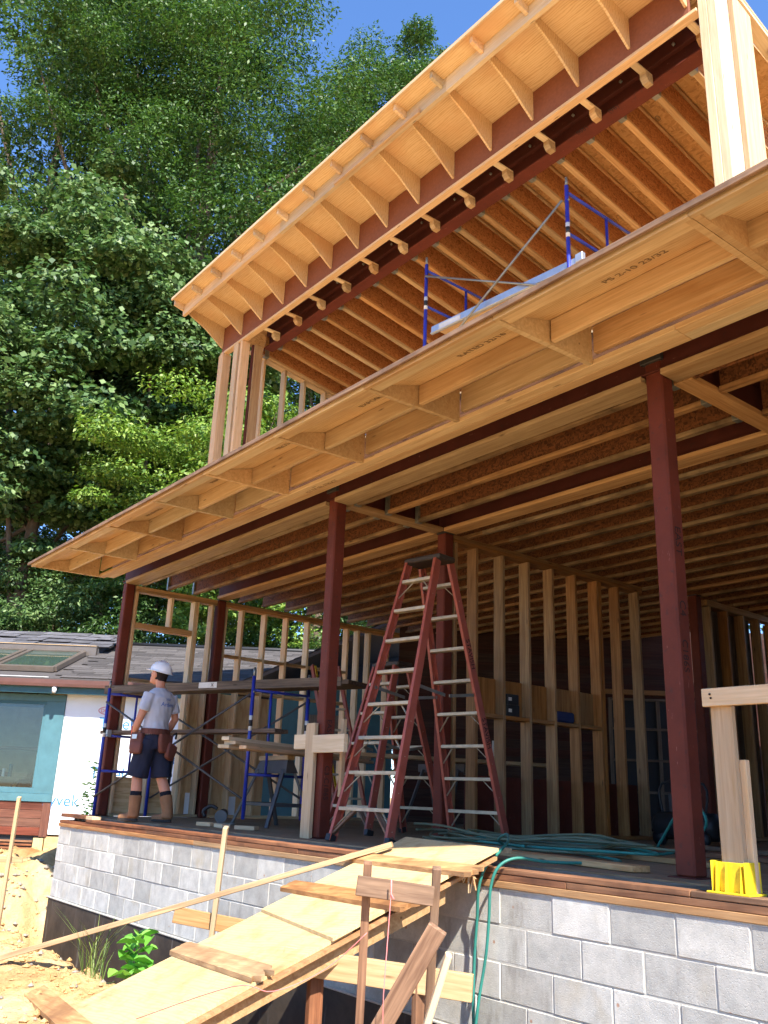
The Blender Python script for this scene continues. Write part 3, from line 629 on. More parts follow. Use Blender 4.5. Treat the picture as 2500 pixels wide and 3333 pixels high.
# ------------------------------------------------------------------ stepladders
def channel(name, p0, p1, w, h, t, mat, parent, up=(0, 0, 1)):
    """U section along p0->p1: web h tall on the outside, lips w wide"""
    p0 = V(p0); p1 = V(p1); x = (p1 - p0).normalized(); y = V(up).cross(x).normalized(); z = x.cross(y)
    prof = [(0, -h / 2), (w, -h / 2), (w, -h / 2 + t), (t, -h / 2 + t), (t, h / 2 - t), (w, h / 2 - t), (w, h / 2), (0, h / 2)]
    vv = [p + y * a + z * b for p in (p0, p1) for a, b in prof]; n = 8
    ff = [[i, (i + 1) % n, n + (i + 1) % n, n + i] for i in range(n)] + [list(range(n))[::-1], list(range(n, 2 * n))]
    return recalc(meshobj(name, vv, ff, mat, parent))
def stepladder(label, H, spread, wb, wt, nr, loc, rot):
    CUR[0] = Matrix.Translation(loc) @ Matrix.Rotation(rot, 4, 'Z')
    t = thing('stepladder', label, 'ladder', (0, 0, 0), 'red stepladders')
    top = H - .07
    for side in (-1, 1):
        yb = side * spread / 2; yt = side * .10
        def P(sx, z):
            k = z / top; return V((sx * (wb / 2 * (1 - k) + wt / 2 * k), yb * (1 - k) + yt * k, z))
        for sx in (-1, 1):
            nrm = V((0, side, .25))
            channel('rail', P(sx, .0), P(sx, top), -.030 * sx * -1 if False else .030, .082, .007, M['fibre'], t, up=(sx * side * 0 + 0, 1, 0) if sx < 0 else (0, -1, 0))
            bar('foot', P(sx, -.004) + V((0, -.0, .0)), P(sx, .05), .05, .09, M['black'], t, up=(0, 1, 0))
        for i in range(nr):
            z = .26 + i * (top - .45) / (nr - 1) if nr > 1 else .3
            a = P(-1, z); b = P(1, z)
            r = bar('tread', a + V((.006, 0, 0)), b - V((.006, 0, 0)), .078, .030, M['rung'], t)
            if i in (1, 2, 3, nr - 1) or i == 0:
                for s, e in ((-1, a), (1, b)):
                    bar('tread_brace', e + V((-s * .14, 0, -.014)), P(s, z - .16), .016, .006, M['rung'], r)
        if side < 0:
            for s in (-1, 1): bar('corner_brace', P(s, .05) , P(s, .25) + V((-s * .20, 0, 0)), .05, .02, M['aged'], t)
    bar('top_cap', (-wt / 2 - .03, 0, top + .03), (wt / 2 + .03, 0, top + .03), .24, .05, M['ladder_cap'], t, bevel=.012)
    zz = top * .52
    for sx in (-1, 1):
        k = zz / top; x = sx * ((wb / 2) * (1 - k) + (wt / 2) * k - .02); yy = (spread / 2) * (1 - k) + .1 * k
        bar('spreader', (x, -yy, zz), (x, -.03, zz - .05), .006, .028, M['galv'], t); bar('spreader', (x, .03, zz - .05), (x, yy, zz), .006, .028, M['galv'], t)
    CUR[0] = Matrix.Identity(4)
    return t
L1 = stepladder('tall red stepladder with hand lettering standing open at the deck edge', 2.56, 1.62, .66, .38, 8, (-6.12, 5.36, .012), math.radians(9))
stepladder('small red stepladder half hidden behind the tall one', 1.78, 1.15, .62, .34, 5, (-7.55, 6.1, .012), math.radians(7))
CUR[0] = Matrix.Translation((-6.12, 5.36, .012)) @ Matrix.Rotation(math.radians(9), 4, 'Z')
for z in (1.62, .92):
    k = (z + .16) / 2.49; x = .33 * (1 - k) + .19 * k + .036; y = .81 * (1 - k) + .1 * k - .05
    text('lettering', 'STAVISH', .075, (x, y - .02, z + .16), (.056, .285, -1), (0, 1, .29), M['ink_black'], L1)
CUR[0] = Matrix.Identity(4)
# yellow and red ladder folded against the left wall
t = thing('folded_ladder', 'yellow and red folded ladder leaning on the left stud wall', 'ladder', (-10.4, 7.6, 0))
for a, m in (((-10.2, 7.4, .01), 'fibre'), ((-10.0, 7.75, .01), 'fibre'), ((-10.28, 7.5, .01), 'yellow')):
    bar('rail', a, (a[0] - 1.1, a[1] + .15, 2.25), .03, .08, M[m], t)
for i in range(6):
    k = .15 + i * .14; p = V((-10.2 - 1.1 * k, 7.42 + .15 * k, 2.24 * k)); bar('tread', p, p + V((.18, .34, 0)), .07, .03, M['rung'], t)

# ------------------------------------------------------------------ scaffolds
def sframe(label, x, y0, y1, z0, z1, parent_group, rails, inner=None, ext=.10):
    t = thing('scaffold', label, 'scaffold', (x, (y0 + y1) / 2, z0), parent_group)
    for y in (y0, y1):
        tube('leg', [(x, y, z0), (x, y, z1)], .0215, M['blue'], t, 10); tube('coupling_pin', [(x, y, z1), (x, y, z1 + ext)], .015, M['galv'], t, 8)
        tube('brace_lock', [(x - .03, y, z1 - .18), (x + .03, y, z1 - .18)], .012, M['galv'], t, 6)
        tube('label_band', [(x, y, z1 - .62), (x, y, z1 - .45)], .0222, M['paper'], t, 10)
        tube('label_print', [(x, y, z1 - .57), (x, y, z1 - .50)], .0226, M['black'], t, 10)
    for z in rails: tube('rail', [(x, y0, z), (x, y1, z)], .0165, M['blue'], t, 8)
    for y, a, b in (inner or []): tube('inner_upright', [(x, y, a), (x, y, b)], .0155, M['blue'], t, 8)
    return t
sframe('upper scaffold frame on the left, end on', -7.02, 6.0, 7.52, 3.4, 6.54, 'upper scaffold frames', (6.46, 5.97, 5.36, 4.3), [(6.66, 3.5, 6.46), (7.05, 5.36, 5.97)])
sframe('upper scaffold frame on the right beside the end wall', -4.85, 6.0, 7.52, 3.4, 6.40, 'upper scaffold frames', (6.32, 5.83, 5.27, 4.2), [(6.64, 3.5, 6.32), (7.05, 5.27, 5.83)])
t = thing('scaffold_brace', 'grey cross braces between the two upper scaffold frames', 'brace', (-6, 6, 5.2))
tube('brace', [(-7.0, 5.97, 6.36), (-4.87, 5.97, 5.2)], .0125, M['galv'], t); tube('brace', [(-6.86, 5.94, 5.10), (-4.88, 5.96, 6.22)], .0125, M['galv'], t)
t = thing('scaffold_plank', 'silver aluminium plank spanning the upper scaffold frames', 'plank', (-5.9, 6.2, 5.4))
bar('beam', (-6.92, 6.02, 5.60), (-4.76, 6.02, 5.46), .03, .10, M['alu'], t); bar('beam', (-6.92, 6.46, 5.60), (-4.76, 6.46, 5.46), .03, .10, M['alu'], t)
bar('board', (-6.90, 6.24, 5.63), (-4.78, 6.24, 5.49), .41, .02, M['ply'], t); bar('lip', (-6.92, 6.008, 5.56), (-4.76, 6.008, 5.42), .035, .012, M['alu'], t)
bar('hook', (-4.77, 6.02, 5.49), (-4.68, 6.02, 5.49), .05, .09, M['alu'], t); bar('sticker', (-6.78, 6.0035, 5.592), (-6.42, 6.0035, 5.568), .003, .06, M['paper'], t)
# lower scaffold by the worker
sframe('lower scaffold frame with blue tubes beside the left corner column', -11.42, 4.47, 5.16, .02, 1.60, 'lower scaffold frames', (1.53, .56), [(4.86, .56, 1.53)])
sframe('lower scaffold frame with dark blue tubes behind the sawhorse', -9.05, 5.25, 6.02, .08, 1.66, 'lower scaffold frames', (1.50, .56), [(5.5, .56, 1.50)])
t = thing('scaffold_brace', 'dark cross braces of the lower scaffold behind the worker', 'brace', (-10.2, 5.2, .5))
for a, b in (((-11.4, 4.44, 1.42), (-9.07, 5.22, .30)), ((-11.4, 4.44, .25), (-9.07, 5.22, 1.45)), ((-11.4, 5.19, 1.42), (-9.07, 6.05, .30)), ((-11.4, 5.19, .25), (-9.07, 6.05, 1.45))):
    tube('brace', [a, b], .0135, M['darkmetal'], t)
t = thing('scaffold_plank', 'grey scaffold plank at waist height behind the worker', 'plank', (-10.4, 5, 1.05))
bar('board', (-11.7, 4.62, 1.05), (-8.85, 5.55, 1.05), .24, .045, M['grey_plank'], t); tube('bearer', [(-11.42, 4.47, 1.0), (-11.42, 5.16, 1.0)], .016, M['blue'], t); bar('clip', (-11.42, 4.50, 1.03), (-11.42, 4.56, 1.03), .05, .09, M['alu'], t)
t = thing('scaffold_plank', 'wide dark upper scaffold plank with a white sticker, level with his shoulder', 'plank', (-10.2, 5.3, 1.6))
bar('board', (-11.75, 4.75, 1.60), (-8.2, 6.15, 1.60), .48, .05, M['grey_plank'], t); bar('side_rail', (-11.7, 4.515, 1.605), (-8.2, 5.895, 1.605), .03, .105, M['grey_plank'], t); bar('sticker', (-10.15, 5.105, 1.615), (-9.88, 5.212, 1.615), .004, .07, M['paper'], t)
text('mark', 'X', .06, (-9.96, 5.172, 1.595), (.93, .367, 0), (0, 0, 1), M['ink_black'], t)

# ------------------------------------------------------------------ sawhorse and lumber on it
CUR[0] = Matrix.Translation((-9.0, 5.60, .008)) @ Matrix.Rotation(math.radians(-6), 4, 'Z')
t = thing('sawhorse', 'grey metal sawhorse carrying a stack of boards', 'sawhorse', (0, 0, 0))
recalc(meshobj('body', [(-.42, -.075, .58), (.42, -.075, .58), (.42, .075, .58), (-.42, .075, .58), (-.36, -.035, .72), (.36, -.035, .72), (.36, .035, .72), (-.36, .035, .72)],
        [(0, 1, 5, 4), (1, 2, 6, 5), (2, 3, 7, 6), (3, 0, 4, 7), (4, 5, 6, 7), (0, 3, 2, 1)], M['darkmetal'], t))
abox('cap_board', -.38, .38, -.045, .045, .722, .772, M['wood2'], t)
for sx in (-1, 1):
    for sy in (-1, 1): bar('leg', (sx * .33, sy * .06, .62), (sx * .47, sy * .29, .0), .045, .03, M['darkmetal'], t)
    bar('spreader', (sx * .42, -.20, .24), (sx * .42, .20, .24), .025, .04, M['darkmetal'], t)
for sy in (-1, 1): bar('stretcher', (-.42, sy * .205, .24), (.42, sy * .205, .24), .025, .035, M['darkmetal'], t)
CUR[0] = Matrix.Identity(4)
lb = thing('lumber_stack', 'pale boards stacked across the grey sawhorse', 'lumber', (-8.7, 5.5, .8))
D = V((-.42, .90, 0)).normalized(); S = V((.90, .42, 0))
for i, (dx, z, l0, L, w) in enumerate(((0, .80, 0, 3.2, .14), (.03, .84, .06, 3.0, .14), (.15, .80, .12, 2.7, .09), (.0, .878, .02, 3.1, .09))):
    p = V((-8.12, 4.42, z)) + S * dx + D * l0; bar('board', p, p + D * L, w, .036, M['wood'], lb)
t = thing('sawhorse', 'second dark sawhorse deep in shade behind the ladders', 'sawhorse', (-7.6, 7.0, 0))
for sx in (-.3, .3):
    for sy in (-1, 1): bar('leg', (-7.9 + sx, 7.2 + sy * .05, .7), (-7.9 + sx * 1.3, 7.2 + sy * .28, .01), .04, .03, M['darkmetal'], t)
bar('body', (-8.3, 7.2, .72), (-7.5, 7.2, .72), .09, .09, M['darkmetal'], t)
t = thing('work_board', 'long tan board laid across supports behind the middle column', 'board', (-7.6, 6.6, .78)); bar('board', (-7.95, 5.5, .80), (-7.3, 8.4, .80), .24, .04, M['wood2'], t); bar('support', (-7.5, 7.6, .01), (-7.5, 7.6, .78), .09, .04, M['wood2'], t)

# lumber guard round the middle column
t = thing('column_guard', 'crossed pale lumber guard clamped round the middle red column', 'guard', (-6.8, 4.5, 0))
abox('upright', -6.845, -6.705, 4.552, 4.590, .008, .985, M['wood'], t); abox('cross_board', -6.665, -6.19, 4.505, 4.548, .722, .872, M['wood'], t); abox('cross_board', -7.04, -6.85, 4.556, 4.594, .76, .89, M['wood'], t)
abox('back_upright', -6.60, -6.56, 4.76, 4.80, .36, 1.03, M['wood'], t)
# guard rail at the right
t = thing('guard_post', 'pale lumber guard post and rail standing in a yellow plastic base', 'guard rail', (-2.53, 4.27, 0))
abox('post', -2.605, -2.487, 4.252, 4.29, -.01, .888, M['wood'], t); abox('sister_post', -2.53, -2.455, 4.292, 4.33, -.01, .62, M['wood'], t); abox('rail', -2.625, 1.2, 4.210, 4.248, .884, .976, M['wood'], t)
for k, z in ((-2.575, .945), (-2.57, .925)): tube('nail', [(k, 4.211, z), (k, 4.205, z)], .006, M['ink_black'], t, 6)
t = thing('post_base', 'bright yellow plastic guard post base on the sill', 'post base', (-2.54, 4.27, -.012))
abox('foot_plate', -2.66, -2.43, 4.185, 4.35, -.0135, -.004, M['yellow'], t)
abox('front_wall', -2.632, -2.462, 4.222, 4.228, -.004, .132, M['yellow'], t); abox('side_wall', -2.638, -2.632, 4.20, 4.345, -.004, .136, M['yellow'], t); abox('side_wall', -2.462, -2.456, 4.20, 4.345, -.004, .136, M['yellow'], t); abox('back_wall', -2.632, -2.462, 4.335, 4.341, -.004, .132, M['yellow'], t)
for x in (-2.61, -2.56, -2.48):
    prism('gusset', [(4.19, -.004), (4.2215, -.004), (4.2215, .128), (4.21, .128)], 'x', x - .003, x + .003, M['yellow'], t)

# ------------------------------------------------------------------ circular saw and floor clutter
t = thing('circular_saw', 'black circular saw resting on the deck by the worker', 'saw', (-9.8, 5.35, .01))
CUR[0] = Matrix.Translation((-9.55, 5.25, .012)) @ Matrix.Rotation(math.radians(50), 4, 'Z')
vv, ff = tubegeo([(0, -.02, .08), (0, .02, .08)], .072, 24); meshobj('blade_guard', vv, ff, M['darkmetal'], t)
vv, ff = tubegeo([(-.0, .02, .10), (.0, .14, .11)], .055, 14); meshobj('motor', vv, ff, M['black'], t, smooth=True)
abox('shoe', -.16, .16, -.05, .09, .0, .008, M['galv'], t); tube('handle', smoothpath([(-.06, .05, .16), (-.14, .05, .19), (-.22, .05, .13), (-.2, .05, .07)], 5), .02, M['black'], t)
CUR[0] = Matrix.Identity(4)
for i, (x, y, a, l, lab) in enumerate(((-8.95, 4.75, 15, .22, 'pale offcut block lying left of the deck front near the saw'), (-8.55, 4.72, -10, .26, 'tan offcut block between two pale blocks on the deck'), (-8.15, 4.78, 25, .24, 'pale offcut block in front of the sawhorse legs'), (-7.6, 5.25, 5, .3, 'grey offcut block right of the sawhorse'))):
    d = V((math.cos(math.radians(a)), math.sin(math.radians(a)), 0)) * l / 2; o = bar('lumber_offcut', V((x, y, .03)) - d, V((x, y, .03)) + d, .09, .038, M['wood' if i != 3 else 'grey_plank']); tag(o, lab, 'offcut', 'lumber offcuts on the deck', 'thing')
for i, (a, b, w, lab) in enumerate((((-5.35, 5.0, .03), (-3.35, 4.62, .03), .14, 'long pale board lying on the deck right of the ramp'), ((-4.75, 4.50, .07), (-4.25, 4.42, .07), .12, 'short board end beside the top of the ramp'), ((-5.9, 6.1, .03), (-3.2, 5.5, .03), .14, 'long board on the deck under the coiled hose'), ((-6.0, 7.2, .03), (-3.3, 6.6, .03), .2, 'wide dusty board on the deck behind the hose'), ((-5.2, 8.0, .03), (-2.4, 7.3, .03), .14, 'dim board on the deck near the partition foot'))):
    tag(bar('loose_board', a, b, w, .036, M['wood2' if i < 3 else 'treated']), lab, 'board', 'loose boards on the deck', 'thing')
# hoses
o = tube('hose', smoothpath([(-5.2, 5.7, .05), (-4.5, 5.5, .03), (-3.9, 5.15, .03), (-3.78, 4.75, .03), (-3.9, 4.45, .03), (-3.97, 4.24, .05), (-4.02, 4.13, .00), (-4.06, 4.10, -.12), (-4.09, 4.115, -.3), (-4.12, 4.12, -.5), (-4.16, 4.10, -.75), (-4.19, 4.09, -1.0), (-4.22, 4.05, -1.6)], 6), .0095, M['hose'], n=8); tag(o, 'right one of two teal hoses hanging down over the block wall', 'hose', 'hanging hoses', 'thing')
o = tube('hose', smoothpath([(-5.0, 5.3, .03), (-4.85, 4.98, .10), (-4.55, 4.75, .16), (-4.25, 4.45, .13), (-4.13, 4.24, .07), (-4.14, 4.13, -.02), (-4.175, 4.11, -.15), (-4.21, 4.135, -.3), (-4.235, 4.14, -.5), (-4.235, 4.13, -.75), (-4.22, 4.12, -1.0), (-4.2, 4.1, -1.6)], 6), .0095, M['hose'], n=8); tag(o, 'left one of two teal hoses, crossing the ramp corner and hanging down', 'hose', 'hanging hoses', 'thing')
hc = thing('hose_coil', 'tangled heap of green hose on the deck beside the ladder foot', 'hose', (-5, 5.7, .03))
for i in range(7):
    cx, cy = random.uniform(-5.3, -4.9), random.uniform(5.5, 5.9); pts = []
    a0 = random.uniform(0, 6.28)
    for k in range(9):
        a = a0 + k * .8; pts.append((cx + (1.0 + random.uniform(-.2, .2)) * math.cos(a), cy + (.33 + random.uniform(-.12, .12)) * math.sin(a), .045 + .02 * i * random.uniform(.3, 1)))
    tube('loop', smoothpath(pts, 5), .0105, M['hose' if i == 2 else 'hose2'], hc, 7)
tube('loop', smoothpath([(-4.9, 7.0, .04), (-4.6, 6.9, .35), (-4.4, 6.8, .45), (-4.25, 6.75, .25), (-4.35, 6.4, .04), (-4.6, 6.1, .05)], 6), .012, M['hose'], hc, 7)
t = thing('compressor', 'dark air compressor in the shade at the end of the partition', 'compressor', (-5.6, 8.6, 0))
vv, ff = tubegeo([(-5.95, 8.5, .2), (-5.9, 8.5, .2), (-5.3, 8.6, .2), (-5.25, 8.6, .2)], [.08, .14, .14, .08], 14); meshobj('tank', vv, ff, M['black'], t, smooth=True)
abox('motor', -5.75, -5.5, 8.46, 8.66, .34, .52, M['darkmetal'], t); tube('handle', smoothpath([(-5.85, 8.5, .3), (-5.85, 8.5, .62), (-5.4, 8.58, .62), (-5.4, 8.58, .3)], 4), .014, M['black'], t)
for x in (-5.85, -5.35): tube('wheel', [(x, 8.40, .08), (x, 8.44, .08)], .08, M['black'], t, 14)
# things on the partition shelf
t = thing('carton', 'dark printed cartons on the partition shelf', 'box', (-6.66, 7.05, 1.24)); abox('box', -6.71, -6.615, 6.92, 7.12, 1.239, 1.36, M['black'], t); abox('box', -6.71, -6.615, 6.93, 7.11, 1.361, 1.47, M['black'], t)
for z in (1.28, 1.40): abox('print', -6.6148, -6.6142, 6.95, 7.0, z, z + .035, M['paper'], t); abox('print', -6.7, -6.65, 6.9195, 6.92, z, z + .03, M['paper'], t)
o = bar('blue_bag', (-6.67, 7.73, 1.30), (-6.67, 8.04, 1.30), .10, .12, M['bluebag'], bevel=.02); tag(o, 'blue bag lying on the partition shelf', 'bag', None, 'thing')
o = bar('plan_sheet', (-6.76, 6.92, .62), (-6.76, 6.93, .98), .004, .16, M['paper'], up=(0, 1, 0)); tag(o, 'crumpled white sheet hanging between partition studs', 'paper', None, 'thing')

# ------------------------------------------------------------------ ramp
th = math.radians(-13); TL = V((-5.31, 4.475, .10)); dr = V((math.sin(th), -math.cos(th), 0)); ww = V((math.cos(th), math.sin(th), 0)); SR = .44
def RP(a, t, dz=0.0): return TL + ww * a + dr * t + V((0, 0, -SR * t + dz))
nrm_r = V((0, 0, 1)); RW = 1.26
rp = thing('plywood_ramp', 'weathered plywood ramp leading up from the soil to the deck', 'ramp', RP(.6, 3.6))
def slab(name, a0, a1, t0, t1, dz, thk, mat, parent, skew=0.0):
    vv = [RP(a0, t0 + skew, dz), RP(a1, t0, dz), RP(a1, t1, dz), RP(a0, t1 + skew, dz)]; vv += [v - V((0, 0, thk)) for v in vv]
    me = recalc(meshobj(name, vv, [(0, 1, 2, 3), (7, 6, 5, 4), (0, 4, 5, 1), (1, 5, 6, 2), (2, 6, 7, 3), (3, 7, 4, 0)], mat, parent)); return me
slab('upper_sheet', 0, RW, 0, 1.08, 0, .018, M['ply_sun'], rp); slab('lower_sheet', -.02, RW - .03, .95, 2.5, -.02, .018, M['ply_sun'], rp); slab('under_sheet', .01, RW + .015, .02, 2.46, -.040, .02, M['treated2'], rp)
for a in (.06, RW - .06): slab('stringer', a - .02, a + .02, .35, 2.3, -.061, .10, M['wood2'], rp)
def cleat(name, t0, t1, a0, a1, w, mat, dz=.034):
    # ragged-ended board across the ramp
    A = RP(a0, t0, dz); B = RP(a1, t1, dz); x = (B - A).normalized(); y = (dr - V((0, 0, SR))).normalized(); nz = V((0, 0, 1)); n = 9; vv = []; ff = []
    for s in (0, 1):
        for k in range(n):
            f = k / (n - 1); e = (B + x * random.uniform(-.05, .07)) if s else (A + x * random.uniform(-.02, .02))
            vv.append(e + y * (f - .5) * w); vv.append(e + y * (f - .5) * w - nz * .026)
    m = 2 * n
    for k in range(n - 1):
        a = 2 * k; ff += [(a, a + 2, m + a + 2, m + a), (a + 1, m + a + 1, m + a + 3, a + 3), (a, a + 1, a + 3, a + 2), (m + a, m + a + 2, m + a + 3, m + a + 1)]
    ff += [(0, m, m + 1, 1), (2 * n - 2, 2 * n - 1, m + 2 * n - 1, m + 2 * n - 2)]
    return recalc(meshobj(name, vv, ff, mat, rp))
M['cleat'] = wood('torn_cleat', s2l((204, 164, 112)), s2l((158, 116, 74)), amt=.12, stain=s2l((134, 98, 66)))
cleat('cleat', .38, .30, -.2, RW + .19, .10, M['cleat'], .028); cleat('cleat', .83, .70, -.21, RW + .2, .12, M['cleat'], .028); cleat('cleat', 1.60, 1.46, -.06, RW - .02, .13, M['cleat'], .010); cleat('cleat', 2.38, 2.22, -.75, RW - .1, .13, M['cleat'], .010)
for i in range(12):  # torn splinters at the right end of the top cleat
    p = RP(RW + .18 + random.uniform(-.05, .04), .30, .02); q = p + V((random.uniform(-.06, .06), random.uniform(-.03, .03), random.uniform(-.13, -.02))); bar('splinter', p, q, .008, .004, M['cleat'], rp)
# support under the ramp
rsu = thing('ramp_support', 'pale beam and posts propping the ramp from below', 'support', (-4.0, 3.4, -1.6))
bar('cross_beam', (-4.62, 3.02, -.515), (-3.78, 3.68, -.58), .04, .135, M['wood2'], rsu); bar('post', (-4.02, 3.52, -2.2), (-4.02, 3.52, -.5), .09, .04, M['treated'], rsu); bar('post', (-4.5, 3.16, -2.2), (-4.5, 3.16, -.47), .09, .04, M['treated'], rsu)
# long 2x4 lying from the deck down to the soil
o = bar('loose_rail', (-5.18, 4.24, .055), (-7.75, 2.18, -.98), .062, .038, M['treated2'], up=(0, 0, 1)); tag(o, 'long narrow lumber rail leaning from the deck edge down to the soil', 'rail', None, 'thing')
# stake with ledger
t = thing('batter_stake', 'upright pale stake with a short ledger left of the ramp', 'stake', (-6.8, 3.7, -1.8))
bar('stake', (-7.05, 3.83, -1.9), (-6.59, 3.675, .10), .075, .036, M['wood'], t, up=(.62, .78, 0)); bar('ledger', (-6.99, 3.50, -.575), (-6.62, 4.0, -.665), .036, .12, M['wood2'], t)
# batter board frame in the foreground
t = thing('batter_board', 'weathered brown batter board frame standing in front of the ramp', 'frame', (-3.4, 2.8, -1.6))
X_ = V((.585, .79, -.10)).normalized(); N_ = V((.79, -.585, 0)) ; uo = (.62, .78, 0)
bar('post', (-3.80, 2.92, -1.7), (-3.394, 2.639, .09), .045, .038, M['aged'], t, up=uo); bar('post', (-3.66, 3.20, -1.7), (-3.203, 2.889, .078), .045, .038, M['aged'], t, up=uo)
bar('cross_board', V((-3.415, 2.595, -.005)) + N_ * .03, V((-3.21, 2.875, -.04)) + N_ * .03, .030, .083, M['aged'], t)
bar('brace', V((-3.66, 2.66, -1.0)) + N_ * .05, V((-3.165, 2.86, -.16)) + N_ * .05, .034, .088, M['aged'], t, up=(.62, .78, 0) if False else (-.45, -.5, .6))
bar('short_stake', V((-3.45, 2.83, -1.1)) + N_ * .06, V((-3.11, 2.875, -.255)) + N_ * .06, .04, .028, M['wood'], t, up=(.62, .78, 0))
st = thing('mason_line', 'pink string tied to the weathered batter board', 'string', (-3.3, 2.75, -.1))
K = V((-3.30, 2.70, -.03)) + N_ * .06
tube('strand', [K, K + V((-.03, .0, -.4)), K + V((-.06, .03, -1.1))], .0022, M['string'], st, 6); tube('strand', smoothpath([V((-3.41, 2.66, -.20)) + N_ * .05, V((-3.52, 2.52, -.36)), V((-3.68, 2.36, -.46)), V((-3.85, 2.25, -.46)), RP(.98, 2.05, .03)], 6), .0022, M['string'], st, 6)
tube('knot', [K + V((0, 0, .06)), K + V((0, 0, .0)), K + V((.02, .0, -.02))], .004, M['string'], st, 6)
# stake in the soil at the left
t = thing('survey_stake', 'thin pale stake standing in the soil before the redwood siding', 'stake', (-10.5, 3.2, -1)); bar('stake', (-10.62, 3.27, -1.15), (-10.26, 3.17, .23), .045, .036, M['wood'], t, up=(.62, .78, 0)); bar('crosspiece', (-10.75, 2.98, -.42), (-10.42, 3.36, -.42), .02, .06, M['wood2'], t)
# small plants in the trench
def leafblade(c, d, L, w, droop):
    """leaf outline folded along its midrib: base, two left, tip, two right"""
    d = d.normalized(); side = d.cross(V((0, 0, 1))).normalized() * w; u_ = V((0, 0, 1))
    P = lambda f, s_: c + d * L * f + side * s_ + u_ * (.25 * w * abs(s_) + .12 * L * math.sin(f * 3.1) - droop * f * f)
    return [P(0, 0), P(.25, -.8), P(.55, -1), P(.82, -.55), P(1, 0), P(.82, .55), P(.55, 1), P(.25, .8)]
def leaf_faces(k): return [(k, k + 1, k + 2, k + 3, k + 4), (k, k + 4, k + 5, k + 6, k + 7)]
pl = thing('weed', 'broad leafed green weed growing at the trench edge', 'plant', (-6.3, 2.95, -1)); lv = []; lf = []
for i in range(34):
    c = V((-6.52 + random.uniform(-.10, .10), 3.0 + random.uniform(-.08, .08), -.83 + random.uniform(-.12, .17))); a = random.uniform(0, 6.28); k = len(lv)
    lv += leafblade(c, V((math.cos(a), math.sin(a), random.uniform(.0, .6))), random.uniform(.12, .19), random.uniform(.035, .05), .04); lf += leaf_faces(k)
meshobj('foliage', lv, lf, M['leaf_plant'], pl); tube('stem', [(-6.52, 3.0, -1.15), (-6.52, 3.0, -.66)], .008, M['leaf_plant'], pl, 6)
gr = thing('grass_tuft', 'tuft of tall thin grass beside the weed at the trench edge', 'plant', (-6.85, 2.9, -1)); lv = []; lf = []
for i in range(34):
    c = V((-6.92 + random.uniform(-.16, .16), 2.86 + random.uniform(-.06, .06), -1.0)); a = random.uniform(0, 6.28); l = random.uniform(.2, .62); d = V((math.cos(a) * .35, math.sin(a) * .35, 1)).normalized(); s = V((-math.sin(a), math.cos(a), 0)) * .0042; k = len(lv)
    m_ = c + d * l * .55; e = c + d * l + V((math.cos(a), math.sin(a), -.35)) * l * .25; lv += [c - s, c + s, m_ + s * .8, e, m_ - s * .8]; lf += [(k, k + 1, k + 2, k + 4), (k + 4, k + 2, k + 3)]
meshobj('blades', lv, lf, M['grass'], gr)
vine = thing('climbing_weed', 'tall leafy weed growing against the white house wrap', 'plant', (-12.3, 5.2, -1)); lv = []; lf = []
for i in range(420):
    z = random.betavariate(1.3, 1.6) * 1.25 - .5; c = V((-12.55 + random.uniform(-.2, .2) * (1.1 - z * .5), 4.95 + random.uniform(-.2, .2), z)); a = random.uniform(0, 6.28); k = len(lv)
    lv += leafblade(c, V((math.cos(a), math.sin(a), random.uniform(-.2, .6))), random.uniform(.05, .10), .016, .02); lf += leaf_faces(k)
meshobj('foliage', lv, lf, M['leaf_plant'], vine); 
for i in range(4): tube('stem', smoothpath([(-12.55, 4.95, -1.1), (-12.55 + random.uniform(-.1, .1), 4.95 + random.uniform(-.1, .1), -.2), (-12.5 + random.uniform(-.15, .15), 4.95 + random.uniform(-.15, .15), .6)], 4), .006, M['leaf_plant'], vine, 5)
M['foam'] = plain('orange_foam', s2l((226, 150, 96)), .8)

# ------------------------------------------------------------------ worker
def ellip(c, r, n=14, m=10, rot=None):
    vv = []; ff = []; c = V(c)
    for i in range(m + 1):
        ph = math.pi * i / m
        for k in range(n):
            a = 2 * math.pi * k / n; v = V((r[0] * math.sin(ph) * math.cos(a), r[1] * math.sin(ph) * math.sin(a), r[2] * math.cos(ph)))
            if rot: v = rot @ v
            vv.append(c + v)
    for i in range(m):
        for k in range(n): ff.append((i * n + k, (i + 1) * n + k, (i + 1) * n + (k + 1) % n, i * n + (k + 1) % n))
    return vv, ff
def ellloft(rings, n=24):
    vv = []; ff = []
    for (cx, cy, cz, rx, ry) in rings:
        for k in range(n):
            a = 2 * math.pi * k / n; vv.append(V((cx + rx * math.cos(a), cy + ry * math.sin(a), cz)))
    for i in range(len(rings) - 1):
        for k in range(n): ff.append((i * n + k, i * n + (k + 1) % n, (i + 1) * n + (k + 1) % n, (i + 1) * n + k))
    ff.append(tuple(range(n))[::-1]); ff.append(tuple((len(rings) - 1) * n + k for k in range(n))); return vv, ff
